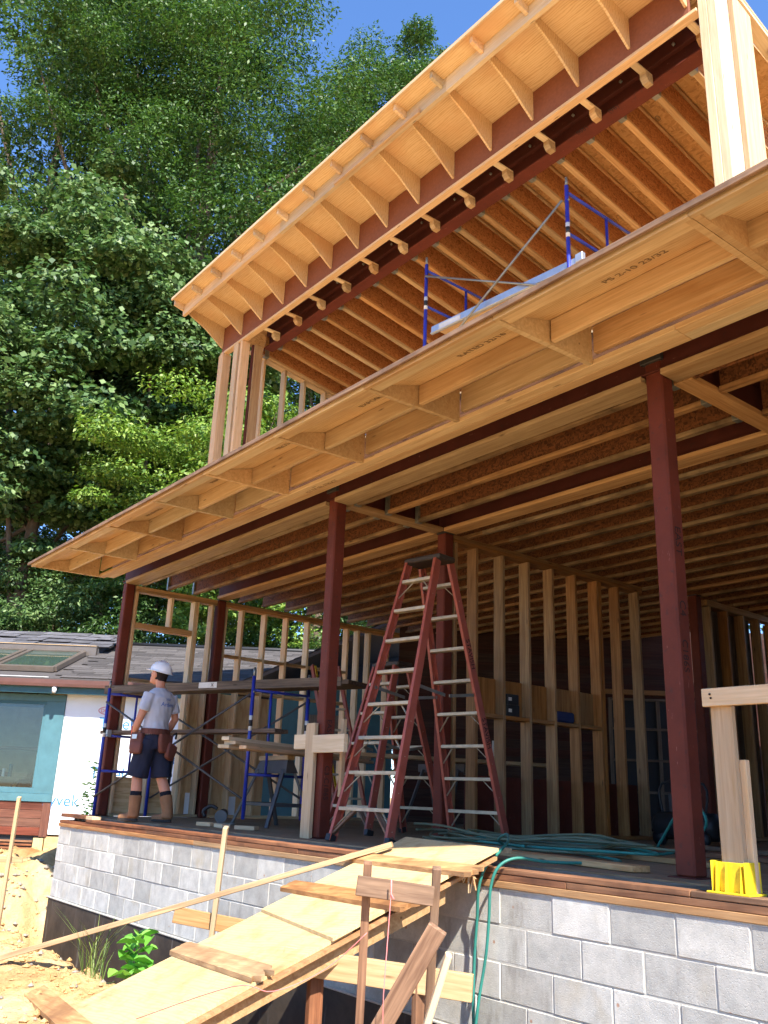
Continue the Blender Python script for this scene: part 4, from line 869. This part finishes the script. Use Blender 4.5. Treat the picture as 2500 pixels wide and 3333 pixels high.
def fuse(name, geos, voxel, mat, parent, smooth_it=3, disp=None):
    vv = []; ff = []
    for g_ in geos:
        k = len(vv); vv += [V(v) for v in g_[0]]; ff += [tuple(i + k for i in f) for f in g_[1]]
    me = bpy.data.meshes.new(name); me.from_pydata(vv, [], ff); me.update()
    bm = bmesh.new(); bm.from_mesh(me); bmesh.ops.recalc_face_normals(bm, faces=bm.faces); bm.to_mesh(me); bm.free()
    o = bpy.data.objects.new(name, me); COL.objects.link(o)
    r = o.modifiers.new('r', 'REMESH'); r.mode = 'VOXEL'; r.voxel_size = voxel
    s = o.modifiers.new('s', 'SMOOTH'); s.iterations = smooth_it; s.factor = .5
    dg = bpy.context.evaluated_depsgraph_get(); dg.update()
    m2 = bpy.data.meshes.new_from_object(o.evaluated_get(dg)); bpy.data.objects.remove(o)
    m2.materials.clear(); m2.materials.append(mat); m2.polygons.foreach_set('use_smooth', [True] * len(m2.polygons))
    if disp:
        for v in m2.vertices: v.co += disp(v.co)
    m2.transform(CUR[0]); m2.update()
    o = bpy.data.objects.new(name, m2); return link(o, parent)
def T(pts, r, n=12): return tubegeo(pts, r, n)
CUR[0] = Matrix.Translation((-9.93, 4.50, .0)) @ Matrix.Rotation(math.radians(180 + 20), 4, 'Z')
pw = thing('person', 'worker in white hard hat, grey tee, dark shorts and tool belt looking up', 'person', (0, 0, 0))
hc_ = V((.045, 0, 1.665)); HT = Matrix.Rotation(math.radians(-14), 3, 'Y') @ Matrix.Identity(3)
HT = Matrix.Rotation(math.radians(10), 3, 'Z') @ HT
def hd(v): return hc_ + HT @ V(v)
geos = [ellip(hd((-.005, 0, .02)), (.098, .078, .105), rot=HT), ellip(hd((.03, 0, -.055)), (.068, .056, .07), rot=HT), ellip(hd((.098, 0, -.012)), (.018, .012, .026), rot=HT), ellip(hd((.075, 0, -.10)), (.022, .03, .02), rot=HT),
        ellip(hd((-.005, .078, -.01)), (.02, .011, .033), rot=HT), ellip(hd((-.005, -.078, -.01)), (.02, .011, .033), rot=HT), ellip(hd((.088, 0, -.065)), (.014, .026, .012), rot=HT),
        T([(-.02, 0, 1.42), (.0, 0, 1.52), (.015, 0, 1.60)], [.07, .056, .055]),
        ellloft([(0, 0, .86, .09, .14), (0, 0, .98, .105, .155), (.0, 0, 1.10, .10, .145), (-.01, 0, 1.28, .115, .17), (-.02, 0, 1.40, .10, .18), (-.015, 0, 1.47, .06, .10)])]
LEG = {1: [(0, .095, .92), (.05, .105, .72), (.09, .115, .50), (.075, .12, .34), (.07, .125, .10)], -1: [(0, -.095, .92), (-.03, -.11, .72), (-.05, -.12, .50), (-.14, -.125, .33), (-.20, -.13, .11)]}
for s in (1, -1): geos.append(T(LEG[s], [.10, .088, .062, .062, .042]))
ARM = {1: [(-.02, .175, 1.425), (-.01, .215, 1.29), (.02, .24, 1.15), (.075, .235, 1.05), (.12, .205, .975)], -1: [(-.02, -.175, 1.425), (-.03, -.225, 1.29), (-.03, -.265, 1.16), (.03, -.25, 1.06), (.08, -.205, .985)]}
for s in (1, -1):
    geos.append(T(ARM[s], [.058, .052, .044, .043, .029]))
    w = V(ARM[s][-1]); geos.append(ellip(w + V((.015, -s * .028, -.02)), (.040, .030, .042)))
    for f in range(4):
        b = w + V((.035 - .022 * f, -s * .040, -.035 - .006 * f)); e1 = b + V((-.028, -s * .012, -.030)); e2 = e1 + V((-.030, -s * .006, -.012)); geos.append(T([b, e1, e2], [.0095, .009, .007], 8))
    b = w + V((-.005, -s * .01, .005)); geos.append(T([b, b + V((-.035, -s * .018, .012)), b + V((-.07, -s * .025, .016))], [.011, .010, .008], 8))
body = fuse('body', geos, .009, M['skin'], pw, 3)
for s in (1, -1): vv, ff = ellip(hd((.082, s * .032, .012)), (.011, .012, .008)); meshobj('eye', vv, ff, M['paper'], pw, True)
hairg = [ellip(hd((-.022, 0, .022)), (.094, .084, .108), rot=HT), ellip(hd((-.06, 0, -.04)), (.05, .066, .055), rot=HT)]
fuse('hair', hairg, .008, M['hair'], pw, 2)
# hard hat
hv = []; hf = []; nr_, nk = 9, 28
for i in range(nr_ + 1):
    ph = math.pi / 2 * i / nr_
    for k in range(nk):
        a = 2 * math.pi * k / nk; rr = math.sin(ph); ridge = 1 + .03 * math.cos(a) ** 8 * rr; hv.append(hd((-.012 + .137 * rr * math.cos(a) * ridge, .117 * rr * math.sin(a), .042 + .125 * math.cos(ph) + .008 * (abs(math.sin(a)) < .22))))
for k in range(nk):
    a = 2 * math.pi * k / nk; f = max(0, math.cos(a)) ** 1.5; hv.append(hd((-.012 + (.152 + .045 * f) * math.cos(a), .130 * math.sin(a), .036 - .012 * f)))
for i in range(nr_ + 1):
    for k in range(nk): hf.append((i * nk + k, (i + 1) * nk + k, (i + 1) * nk + (k + 1) % nk, i * nk + (k + 1) % nk))
hh = meshobj('hard_hat', hv, hf, M['hat'], pw, True); sm_ = hh.modifiers.new('t', 'SOLIDIFY'); sm_.thickness = .004
tube('brim_edge', [hd((-.012 + (.152 + .045 * max(0, math.cos(2 * math.pi * k / nk)) ** 1.5) * math.cos(2 * math.pi * k / nk), .130 * math.sin(2 * math.pi * k / nk), .036 - .012 * max(0, math.cos(2 * math.pi * k / nk)) ** 1.5)) for k in list(range(nk)) + [0]], .004, M['hat'], hh, 6)
def wrinkle(co):
    n_ = mnoise.noise(V((co.x * 9, co.y * 9 + co.z * 3, co.z * 5))) * .010 + mnoise.noise(V((co.x * 16 + co.z * 9, co.y * 18 - co.z * 6, co.z * 8))) * .010
    d = V((co.x, co.y, 0)); return d.normalized() * n_ if d.length > 1e-4 else V()
sg = [ellloft([(.0, 0, .95, .125, .178), (0, 0, 1.0, .128, .178), (.0, 0, 1.12, .122, .170), (-.01, 0, 1.28, .135, .195), (-.02, 0, 1.39, .118, .205), (-.02, 0, 1.45, .09, .17), (-.012, 0, 1.50, .068, .09)])]
for s in (1, -1): a = ARM[s]; sg.append(T([a[0], a[1], V(a[1]).lerp(V(a[2]), .45)], [.070, .069, .070], 14))
shirt = fuse('shirt', sg, .011, M['shirt'], pw, 3, wrinkle)
shg = [ellloft([(0, 0, .80, .125, .175), (0, 0, .90, .132, .182), (0, 0, 1.0, .125, .172)])]
for s in (1, -1): a = LEG[s]; shg.append(T([a[0], a[1], V(a[1]).lerp(V(a[2]), 1.05)], [.115, .118, .116], 16))
fuse('shorts', shg, .011, M['shorts'], pw, 3, wrinkle)
for s in (1, -1):
    a = V(LEG[s][4]); kn = V(LEG[s][3]); up_ = (kn - a).normalized(); b0 = V((a.x, a.y, 0))
    fz = [T([b0 + V((.0, 0, .055)), b0 + V((.0, 0, .12)), a + up_ * .19], [.066, .064, .074], 14), ellip(b0 + V((.10, 0, .052)), (.125, .056, .046)), ellip(b0 + V((.02, 0, .075)), (.085, .048, .055)), ellip(b0 + V((.165, 0, .05)), (.065, .051, .042))]
    bt = fuse('boot', fz, .009, M['boot'], pw, 3); vv, ff = ellloft([(b0.x + .085, b0.y, .014, .150, .057), (b0.x + .085, b0.y, .040, .148, .057)], 24); meshobj('sole', vv, ff, M['sole'], bt)
    tube('sock', [a + up_ * .17, a + up_ * .235], .064, M['sock'], pw, 14)
vv, ff = ellloft([(0, 0, .965, .142, .194), (0, 0, 1.03, .140, .192)], 28); tb = meshobj('tool_belt', vv, ff, M['leather'], pw)
def pouch(c, sz, rz, lean=0.0):
    R_ = Matrix.Rotation(rz, 3, 'Z') @ Matrix.Rotation(lean, 3, 'X'); c = V(c); a, b, h = sz; pr = [(-1, -1), (1, -1), (1, 1), (-1, 1)]; vv = []; ff = []
    for k, (f, w) in enumerate(((-1, .72), (-.8, .95), (.2, 1.0), (.8, .96), (1, .9))):
        for m_ in range(16):
            an = 2 * math.pi * m_ / 16; cx = math.copysign(abs(math.cos(an)) ** .45, math.cos(an)); cy = math.copysign(abs(math.sin(an)) ** .45, math.sin(an)); vv.append(c + R_ @ V((a * cx * w, b * cy * (w if f < 0 else 1.15), h * f)))
    for k in range(4):
        for m_ in range(16): ff.append((k * 16 + m_, k * 16 + (m_ + 1) % 16, (k + 1) * 16 + (m_ + 1) % 16, (k + 1) * 16 + m_))
    ff.append(tuple(range(15, -1, -1))); return vv, ff
for c, r, rz, ln in (((.06, .215, .87), (.085, .034, .10), .15, .1), ((.03, .245, .80), (.08, .028, .06), .15, .15), ((-.165, -.01, .865), (.036, .085, .105), 0, 0), ((-.19, -.085, .775), (.032, .07, .085), .15, .3), ((.05, -.215, .86), (.08, .035, .1), -.1, -.1)):
    meshobj('pouch', *pouch(c, r, rz, ln), M['leather'], tb, True)
tube('pencil', [(.135, .235, .92), (.15, .23, 1.05)], .007, M['orange'], tb); bar('square', (.02, .262, .93), (.10, .258, .93), .004, .05, M['alu'], tb); bar('hammer_handle', (-.11, -.19, .40), (-.13, -.20, .85), .03, .022, M['black'], tb, up=(0, 1, 0)); tube('hammer_loop', smoothpath([(-.07, -.19, .95), (-.10, -.24, 1.0), (-.06, -.28, .94)], 4), .012, M['black'], tb)
def backtext(s_, size, y, z, mat):
    o = text('print', s_, size, (0, 0, 0), (0, -1, 0), (0, 0, 1), mat, None, 'CENTER', .0)
    R0 = o.matrix_basis.copy(); me = o.data
    bm = bmesh.new(); bm.from_mesh(me); bmesh.ops.subdivide_edges(bm, edges=bm.edges[:], cuts=1); bm.to_mesh(me); bm.free()
    inv = CUR[0].inverted()
    for v in me.vertices:
        p = inv @ (R0 @ v.co) + V((0, y, z)); p.x = -.012 - .137 * math.sqrt(max(.05, 1 - (p.y / .2) ** 2)) - .012
        v.co = CUR[0] @ p
    o.matrix_basis = Matrix.Identity(4); o.parent = shirt; o.matrix_parent_inverse = Wm(shirt).inverted(); return o
backtext('Ardent', .068, .0, 1.285, M['ink_navy']); backtext('NW', .042, .0, 1.35, M['ink_navy'])
CUR[0] = Matrix.Identity(4)

# ------------------------------------------------------------------ neighbouring house (turned away from the new frame)
CUR[0] = Matrix.Translation((-13.4, 10.47, 0)) @ Matrix.Rotation(math.atan2(.788, .616), 4, 'Z')
ho = thing('neighbour_house', 'low existing house with dark shingle roof, teal window and white wrapped wall', 'house', (-5, 1, -1))
abox('wall', -12, -7.9, .02, .12, -1.0, 2.0, M['beige'], ho); abox('wall', -6.2, -2.6, .02, .12, -.5, 2.1, M['ply'], ho)
# redwood boards below the window
for k in range(4):
    z = -.52 + k * .145; bar('siding_board', (-9.5, .0, z + .07), (-6.02, .0, z + .07), .03, .138, M['siding'], ho, up=(0, -.12, 1))
abox('corner_board', -6.015, -5.87, -.03, .02, -.54, .055, M['siding'], ho)
for k in range(9): abox('base_slat', -9.5, -6.12, -.005, .02, -1.12 + k * .06, -1.085 + k * .06, M['treated'], ho)
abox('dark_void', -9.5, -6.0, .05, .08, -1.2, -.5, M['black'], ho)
abox('base_panel', -6.10, -5.92, -.02, .02, -1.2, -.56, M['ply_sun'], ho); abox('base_panel', -5.90, -5.2, -.01, .03, -1.2, -.53, M['ply_sun'], ho)
# teal window
wi = abox('window', -9.5, -5.865, -.035, .02, 1.86, 1.985, M['teal'], ho)
abox('frame', -6.215, -5.865, -.0352, .02, .20, 1.858, M['teal'], wi); abox('frame', -9.5, -6.217, -.020, .02, 1.80, 1.858, M['teal_dark'], wi); abox('sill', -9.5, -5.865, -.05, .02, .06, .198, M['teal'], wi)
abox('sash', -9.5, -6.217, -.01, .02, .20, .30, M['teal'], wi); abox('sash', -6.27, -6.217, -.008, .018, .302, 1.798, M['teal'], wi)
abox('pane', -9.5, -6.272, .0, .006, .302, 1.798, M['glass'], wi, bevel=0)
# room behind the window
abox('room_back', -9.8, -5.9, 2.6, 2.65, -.4, 2.1, M['beige'], ho); abox('room_floor', -9.8, -5.9, .12, 2.6, -.2, -.15, M['ply'], ho); abox('room_ceiling', -9.8, -5.9, .12, 2.65, 1.95, 2.0, M['grey_plank'], ho); abox('room_side', -5.95, -5.9, .12, 2.6, -.2, 2.0, M['beige'], ho)
abox('shelf', -9.6, -6.1, 1.6, 1.9, 1.02, 1.08, M['wood2'], ho); abox('counter', -9.6, -6.6, .5, 1.1, .42, .48, M['wood2'], ho); abox('box', -6.9, -6.62, .6, .85, .482, .56, M['wood'], ho)
for sx in (-6.75, -6.35): bar('trestle_leg', (sx, .3, .36), (sx - .1, .3, .0), .04, .03, M['black'], ho)
recalc(meshobj('trestle', [(-6.7, .25, .22), (-6.32, .25, .22), (-6.4, .25, .44), (-6.62, .25, .44), (-6.7, .31, .22), (-6.32, .31, .22), (-6.4, .31, .44), (-6.62, .31, .44)], [(0, 1, 2, 3), (4, 7, 6, 5), (0, 4, 5, 1), (1, 5, 6, 2), (2, 6, 7, 3), (3, 7, 4, 0)], M['black'], ho))
for i in range(9):
    x = -7.45 + i * .06; abox('clutter', x, x + .05, .55, .62, .482, .55 + .2 * random.random(), M[('teal_dark', 'black', 'whiteflash', 'red')[i % 4]], ho)
# house wrap with print
tv = abox('house_wrap', -5.862, -2.7, -.012, .018, -.49, 2.02, M['tyvek'], ho, bevel=0)
def oval(u, z, s):
    pts = [(u + .21 * s * math.cos(a * math.pi / 16), -.0165, z + .075 * s * math.sin(a * math.pi / 16)) for a in range(33)]; tube('print', pts, .006, M['ink_red'], tv, 4)
    text('print', 'DU PONT', .095 * s, (u - .17 * s, -.0165, z - .033 * s), (1, 0, 0), (0, 0, 1), M['ink_red'], tv)
for (u, z) in ((-5.02, 1.73), (-3.9, 1.1), (-4.4, -.25)): oval(u, z, 1.0)
for (u, z) in ((-5.20, 1.40), (-5.25, .50), (-6.10, .0), (-4.2, .8)): text('print', 'Tyvek', .30, (u, -.0165, z), (1, 0, 0), (0, 0, 1), M['ink_blue'], tv)
# eave, gutter
abox('eave_board', -12, -2.6, -.36, -.30, 1.98, 2.12, M['teal_dark'], ho); abox('soffit', -12, -2.6, -.30, .0, 2.085, 2.105, M['teal_dark'], ho)
gt = prism('gutter', [(-.36, 2.10), (-.46, 2.10), (-.475, 2.15), (-.485, 2.225), (-.47, 2.225), (-.46, 2.16), (-.36, 2.12)], 'x', -12, -2.6, M['gutter'], ho)
abox('drip_flashing', -12, -6.12, -.44, -.1, 2.262, 2.272, M['whiteflash'], ho); tube('flood_light', [(-5.98, -.40, 2.09), (-5.98, -.42, 1.99)], [.05, .035], M['whiteflash'], ho, 10)
# shingle roof
RS = .345
def rfz(y): return 2.262 + RS * (y + .45)
prism('roof_deck', [(-.45, rfz(-.45) - .01), (3.0, rfz(3.0) - .01), (3.0, rfz(3.0) - .06), (-.45, rfz(-.45) - .06)], 'x', -12, 1.5, M['shingle'], ho)
prism('roof_deck', [(3.0, rfz(3.0) - .01), (6.4, rfz(-.45)), (6.4, rfz(-.45) - .05), (3.0, rfz(3.0) - .06)], 'x', -12, 1.5, M['shingle'], ho)
shm = []
for i in range(6):
    w = .3 + .05 * i
    bm = bmesh.new(); bmesh.ops.create_cube(bm, size=1)
    for v in bm.verts: v.co = V((v.co.x * (w - .008), v.co.y * .23, v.co.z * .008))
    me = bpy.data.meshes.new('shingle'); bm.to_mesh(me); bm.free(); me.materials.append(M['shingle']); shm.append((w, me))
ang = math.atan(RS); cnt = 0; sv = []; sf = []
rot = CUR[0].to_3x3().to_4x4() @ Matrix.Rotation(ang - .03, 4, 'X')
for r in range(19):
    y = -.42 + r * .178 * math.cos(ang); x = -6.1 + random.uniform(-.3, 0) if r < 12 else -12
    while x < 1.2:
        k = random.randrange(6); w, me = shm[k]
        if not (x < -6.15 and r < 12):
            c = CUR[0] @ V((x + w / 2, y + .09, rfz(y + .09) + .004 + random.uniform(0, .004)))
            if cnt < 300 and x > -6.3 and x < -1.2:
                o = bpy.data.objects.new('shingle', me); o.matrix_basis = Matrix.Translation(c) @ rot; link(o, ho); cnt += 1
            else:
                b = len(sv)
                for v in me.vertices: sv.append(c + (rot.to_3x3() @ v.co))
                for p in me.polygons: sf.append(tuple(b + i for i in p.vertices))
        x += w
_c = CUR[0]; CUR[0] = Matrix.Identity(4); o = meshobj('shingles', sv, sf, M['shingle'], ho); o['kind'] = 'stuff'; CUR[0] = _c
tube('ridge_cap', [(-6.0, 3.0, rfz(3.0) + .01), (1.4, 3.0, rfz(3.0) + .01)], .05, M['black'], ho, 6)
# skylights
for u0, u1 in ((-7.28, -6.18), (-8.55, -7.42), (-9.8, -8.68)):
    y0, y1 = -.02, 1.55
    def rp_(u, y, dz): return (u, y, rfz(y) + dz)
    sk = bar('skylight', rp_(u0, y0, .06), rp_(u1, y0, .06), .09, .10, M['skyframe'], ho, up=(0, -RS, 1))
    for u in (u0, u1): bar('frame', rp_(u, y0, .062), rp_(u, y1, .062), .09, .10, M['skyframe'], sk, up=(0, -RS, 1))
    bar('frame', rp_(u0, y1, .064), rp_(u1, y1, .064), .09, .10, M['skyframe'], sk, up=(0, -RS, 1))
    vv = [rp_(u0 + .03, y0 + .03, .085), rp_(u1 - .03, y0 + .03, .085), rp_(u1 - .03, y1 - .03, .085), rp_(u0 + .03, y1 - .03, .085)]; meshobj('pane', vv, [(0, 1, 2, 3)], M['skylight'], sk)
prism('saddle_flashing', [(1.6, rfz(1.6) + .0), (1.6, rfz(1.6) + .2), (1.72, rfz(1.72) + .2), (1.72, rfz(1.72))], 'x', -12, -5.95, M['skyframe'], ho)
abox('lead_strip', -12, -5.96, 1.58, 1.75, rfz(1.6) + .202, rfz(1.6) + .215, M['wood'], ho)
# heavy slate courses above the skylights
for r in range(4):
    x = -12.0 + random.uniform(0, .3)
    while x < -5.75:
        w = random.uniform(.28, .6); y = 1.75 + r * .30; z = rfz(y) + .20 + .02 * r + random.uniform(0, .04)
        bar('slate', (x, y + .15, z + .0), (x + w - .012, y + .15, z + random.uniform(-.01, .01)), .36, .018, M['slate'], ho, up=(random.uniform(-.05, .05), -RS + .05, 1)); x += w
prism('slate_core', [(1.76, rfz(1.76)), (1.76, rfz(1.76) + .17), (3.1, rfz(3.1) + .14), (3.1, rfz(3.1))], 'x', -12, -5.95, M['slate'], ho)
# second wing with its own roof
wg = thing('house_wing', 'darker house wing with plank-like shingle rows behind the ladders', 'house', (1, 0, -1))
abox('wall', -1.9, .3, -1.2, 2.5, -.9, 2.25, M['teal_dark'], wg); abox('door', -1.3, -.5, -1.24, -1.21, -.4, 1.7, M['grey_plank'], wg)
sA = math.atan2(1.75, 3.8)
prism('roof', [(-2.35, 2.18), (.85, 3.65), (.85, 3.58), (-2.35, 2.12)], 'y', -1.6, 4.2, M['shingle'], wg)
for r in range(18):
    k0 = r / 22; u = -2.33 + 3.78 * k0; z = 2.2 + 1.75 * k0; bar('shingle_row', (u + .09, -1.6, z + .045), (u + .09, 4.2, z + .045), .19, .012, M['shingle'], wg, up=(-.40, 0, 1))
CUR[0] = Matrix.Identity(4)

# ------------------------------------------------------------------ trees
def uw(u, D): return V((u * .616 - D * .788, u * .788 + D * .616, 0))
def leafmesh(centers, rad, nl, size, flat, droop, aspect=.6):
    """many leaf-sized kites round cluster centres"""
    nc = len(centers); idx = rng.integers(0, nc, nl); c = centers[idx]; R_ = rad[idx][:, None]
    g_ = rng.normal(size=(nl, 3)); g_ /= np.linalg.norm(g_, axis=1)[:, None]; g_[:, 2] = np.where(g_[:, 2] < -.1, g_[:, 2] * .35, g_[:, 2]); rr = .35 + .65 * rng.random((nl, 1)) ** .5
    lump = 1 + .3 * np.sin(g_[:, :1] * 7 + c[:, :1]) * np.cos(g_[:, 1:2] * 6 + c[:, 1:2])
    p = c + g_ * rr * R_ * lump * np.array([1, 1, flat])
    nrm = g_ * .55 + rng.normal(size=(nl, 3)) * .5 + np.array([.15, -.05, .75]); nrm /= np.linalg.norm(nrm, axis=1)[:, None]
    ax = g_ * np.array([1, 1, .3]) + rng.normal(size=(nl, 3)) * .6 + np.array([0, 0, -droop]); ax -= nrm * (ax * nrm).sum(1)[:, None]; ax /= np.linalg.norm(ax, axis=1)[:, None]
    sd = np.cross(nrm, ax); s = size * rng.uniform(.6, 1.3, (nl, 1))
    v = np.empty((nl, 4, 3)); v[:, 0] = p - ax * s * .5; v[:, 1] = p + sd * s * aspect * .5 - ax * s * .02 + nrm * s * .08; v[:, 2] = p + ax * s * .5; v[:, 3] = p - sd * s * aspect * .5 - ax * s * .02 + nrm * s * .08
    return v.reshape(-1, 3)
def quadmesh(name, v, mat, parent, origin):
    n = len(v) // 4; me = bpy.data.meshes.new(name); me.vertices.add(4 * n); me.vertices.foreach_set('co', (v - np.array(origin)).astype(np.float32).ravel())
    me.loops.add(4 * n); me.loops.foreach_set('vertex_index', np.arange(4 * n, dtype=np.int32)); me.polygons.add(n)
    me.polygons.foreach_set('loop_start', np.arange(0, 4 * n, 4, dtype=np.int32))
    me.update(calc_edges=True); me.materials.append(mat); o = bpy.data.objects.new(name, me); o.location = origin; return link(o, parent)
def tree(label, u, D, z0, cz, rx, rz, nc, nl, size, mat, crad=(.7, 1.3), trunk=.3, lean=(0, 0), flat=.6, droop=.3, name='tree', group='trees behind the house', nlimb=9, hollow=.35, aspect=.6):
    b = uw(u, D); b.z = z0; t = thing(name, label, 'tree', b, group)
    top = V((b.x + lean[0], b.y + lean[1], cz)); g_ = rng.normal(size=(nc, 3)); g_ /= np.linalg.norm(g_, axis=1)[:, None]
    r_ = hollow + (1 - hollow) * rng.random((nc, 1)) ** .6
    bump_ = 1 + .22 * np.sin(g_[:, :1] * 5 + u) * np.cos(g_[:, 1:2] * 4 + D)
    cen = np.array(top) + g_ * r_ * bump_ * np.array([rx, rx, rz]); cen = cen[cen[:, 2] > z0 + .4]
    rad = rng.uniform(crad[0], crad[1], len(cen))
    quadmesh('crown', leafmesh(cen, rad, nl, size, flat, droop, aspect), M[mat], t, tuple(top))
    vv, ff = tubegeo(smoothpath([b - V((0, 0, .3)), b.lerp(top, .35) + V((random.uniform(-.3, .3), random.uniform(-.3, .3), 0)), b.lerp(top, .75), top + V((0, 0, rz * .45))], 5), [trunk * (1 - .04 * i) ** 1.2 for i in range(16)], 9)
    for i in range(nlimb):
        f = random.uniform(.35, .95); s = b.lerp(top, f); e = V(cen[random.randrange(len(cen))]); m_ = s.lerp(e, .5) + V((0, 0, random.uniform(-.5, .8)))
        r0 = trunk * random.uniform(.22, .42); v2, f2 = tubegeo(smoothpath([s, m_, e], 4), [r0 * (1 - .1 * k) for k in range(9)], 6); k = len(vv); vv += v2; ff += [tuple(x + k for x in q) for q in f2]
    meshobj('trunk', vv, ff, M['bark'], t, True); return t
tree('big oak with dark trunk and fine leaves, tallest at the upper left', -8.8, 31, -1, 24.5, 7.8, 11.5, 250, 200000, .17, 'leaf_oak', (1.0, 1.9), .55, (1.0, .6), .5, .5, nlimb=16, aspect=.42)
tree('slender tree rising just left of the roof peak against open sky', -.2, 36, -1, 31.5, 3.4, 7.5, 80, 52000, .18, 'leaf_oak', (.8, 1.4), .4, (.2, .4), .5, .5, nlimb=9, aspect=.45)
tree('broad leafed pale green tree filling the left edge', -10.6, 25, -1, 12.5, 4.2, 8.0, 150, 90000, .19, 'leaf_tulip', (.8, 1.4), .3, (-.3, .4), .55, .4, nlimb=10, aspect=.85)
tree('bright yellow-green bushy tree above the canopy tip', -5.0, 24.5, -1, 8.2, 4.6, 3.6, 150, 70000, .14, 'leaf_bright', (.6, 1.1), .2, (0, 0), .45, .55, nlimb=8, aspect=.5)
tree('leafy maple between the oak and the bright bushy tree', -7.6, 27, -1, 13.5, 3.9, 4.6, 90, 56000, .19, 'leaf_tulip', (.8, 1.3), .28, (.5, .3), .55, .4, nlimb=8, aspect=.85)
hs_ = ((-12.2, 25.5, 4.2, 2.8, 3.2, 'leaf_dark', 'dark shrub at the far left above the slates'), (-9.3, 25.0, 3.8, 2.7, 2.9, 'leaf_tulip', 'pale shrub over the skylights'), (-6.5, 25.2, 4.3, 2.6, 3.0, 'leaf_dark', 'dark shrub behind the left corner column'), (-3.9, 25.0, 3.9, 2.7, 2.8, 'leaf_bright', 'bright shrub seen through the first window bay'), (-1.2, 25.3, 4.4, 2.9, 3.2, 'leaf_dark', 'dark shrub seen through the long window bay'), (1.6, 25.5, 4.6, 3.0, 3.4, 'leaf_tulip', 'shrub seen beside the middle column'), (4.6, 26.5, 4.8, 3.0, 3.6, 'leaf_dark', 'shrub hidden mostly behind the ladders'))
for (u, D, cz, r, rz, m_, lab) in hs_: tree(lab, u, D, -1, cz, r, rz, 80, 24000, .13, m_, (.5, .95), .12, (0, 0), .55, .5, name='shrub', group='shrubs behind the house', nlimb=5, aspect=.42)
bgt = ((-17.5, 40, 16, 6.5, 13, 'leaf_dark'), (-12.5, 44, 17, 6.5, 14, 'leaf_oak'), (-15.0, 34, 10, 5.0, 8, 'leaf_dark'), (-8.0, 42, 14, 6.0, 12, 'leaf_dark'), (-3.5, 44, 15, 6.0, 13, 'leaf_dark'), (-11.5, 36, 30, 7.0, 11, 'leaf_oak'), (2.5, 46, 14, 6.5, 12, 'leaf_dark'), (-2.9, 37, 25.5, 3.6, 9.5, 'leaf_oak'), (-14.5, 31, 26, 6.5, 11, 'leaf_oak'))
bl = ('tall dark tree at the extreme left in the second row', 'tall tree behind the left trees', 'lower dark tree behind the pale left tree', 'dark tree behind the oak trunk', 'dark tree behind the upper corner posts', 'high crown above the left edge', 'dark tree low behind the right shrubs', 'tree joining the oak and the roof edge', 'tall oak crown in the top left corner')
for (u, D, cz, r, rz, m_), lab in zip(bgt, bl): tree(lab, u, D, -1, cz, r, rz, 115, 42000, .23, m_, (1.2, 2.1), .35, (0, 0), .55, .4, nlimb=9, aspect=.5)
# wooded slope closing the view far behind
o = []; 
cen = np.array([np.array(uw(rng.uniform(-45, 45), rng.uniform(52, 60))) + np.array([0, 0, rng.uniform(0, 17)]) for _ in range(420)]); wl = quadmesh('woodland', leafmesh(cen, rng.uniform(1.5, 2.8, 420), 60000, .5, .7, .3), M['leaf_dark'], None, tuple(uw(0, 55))); tag(wl, 'far dark woodland closing the view behind the trees', 'woodland', None, 'stuff')
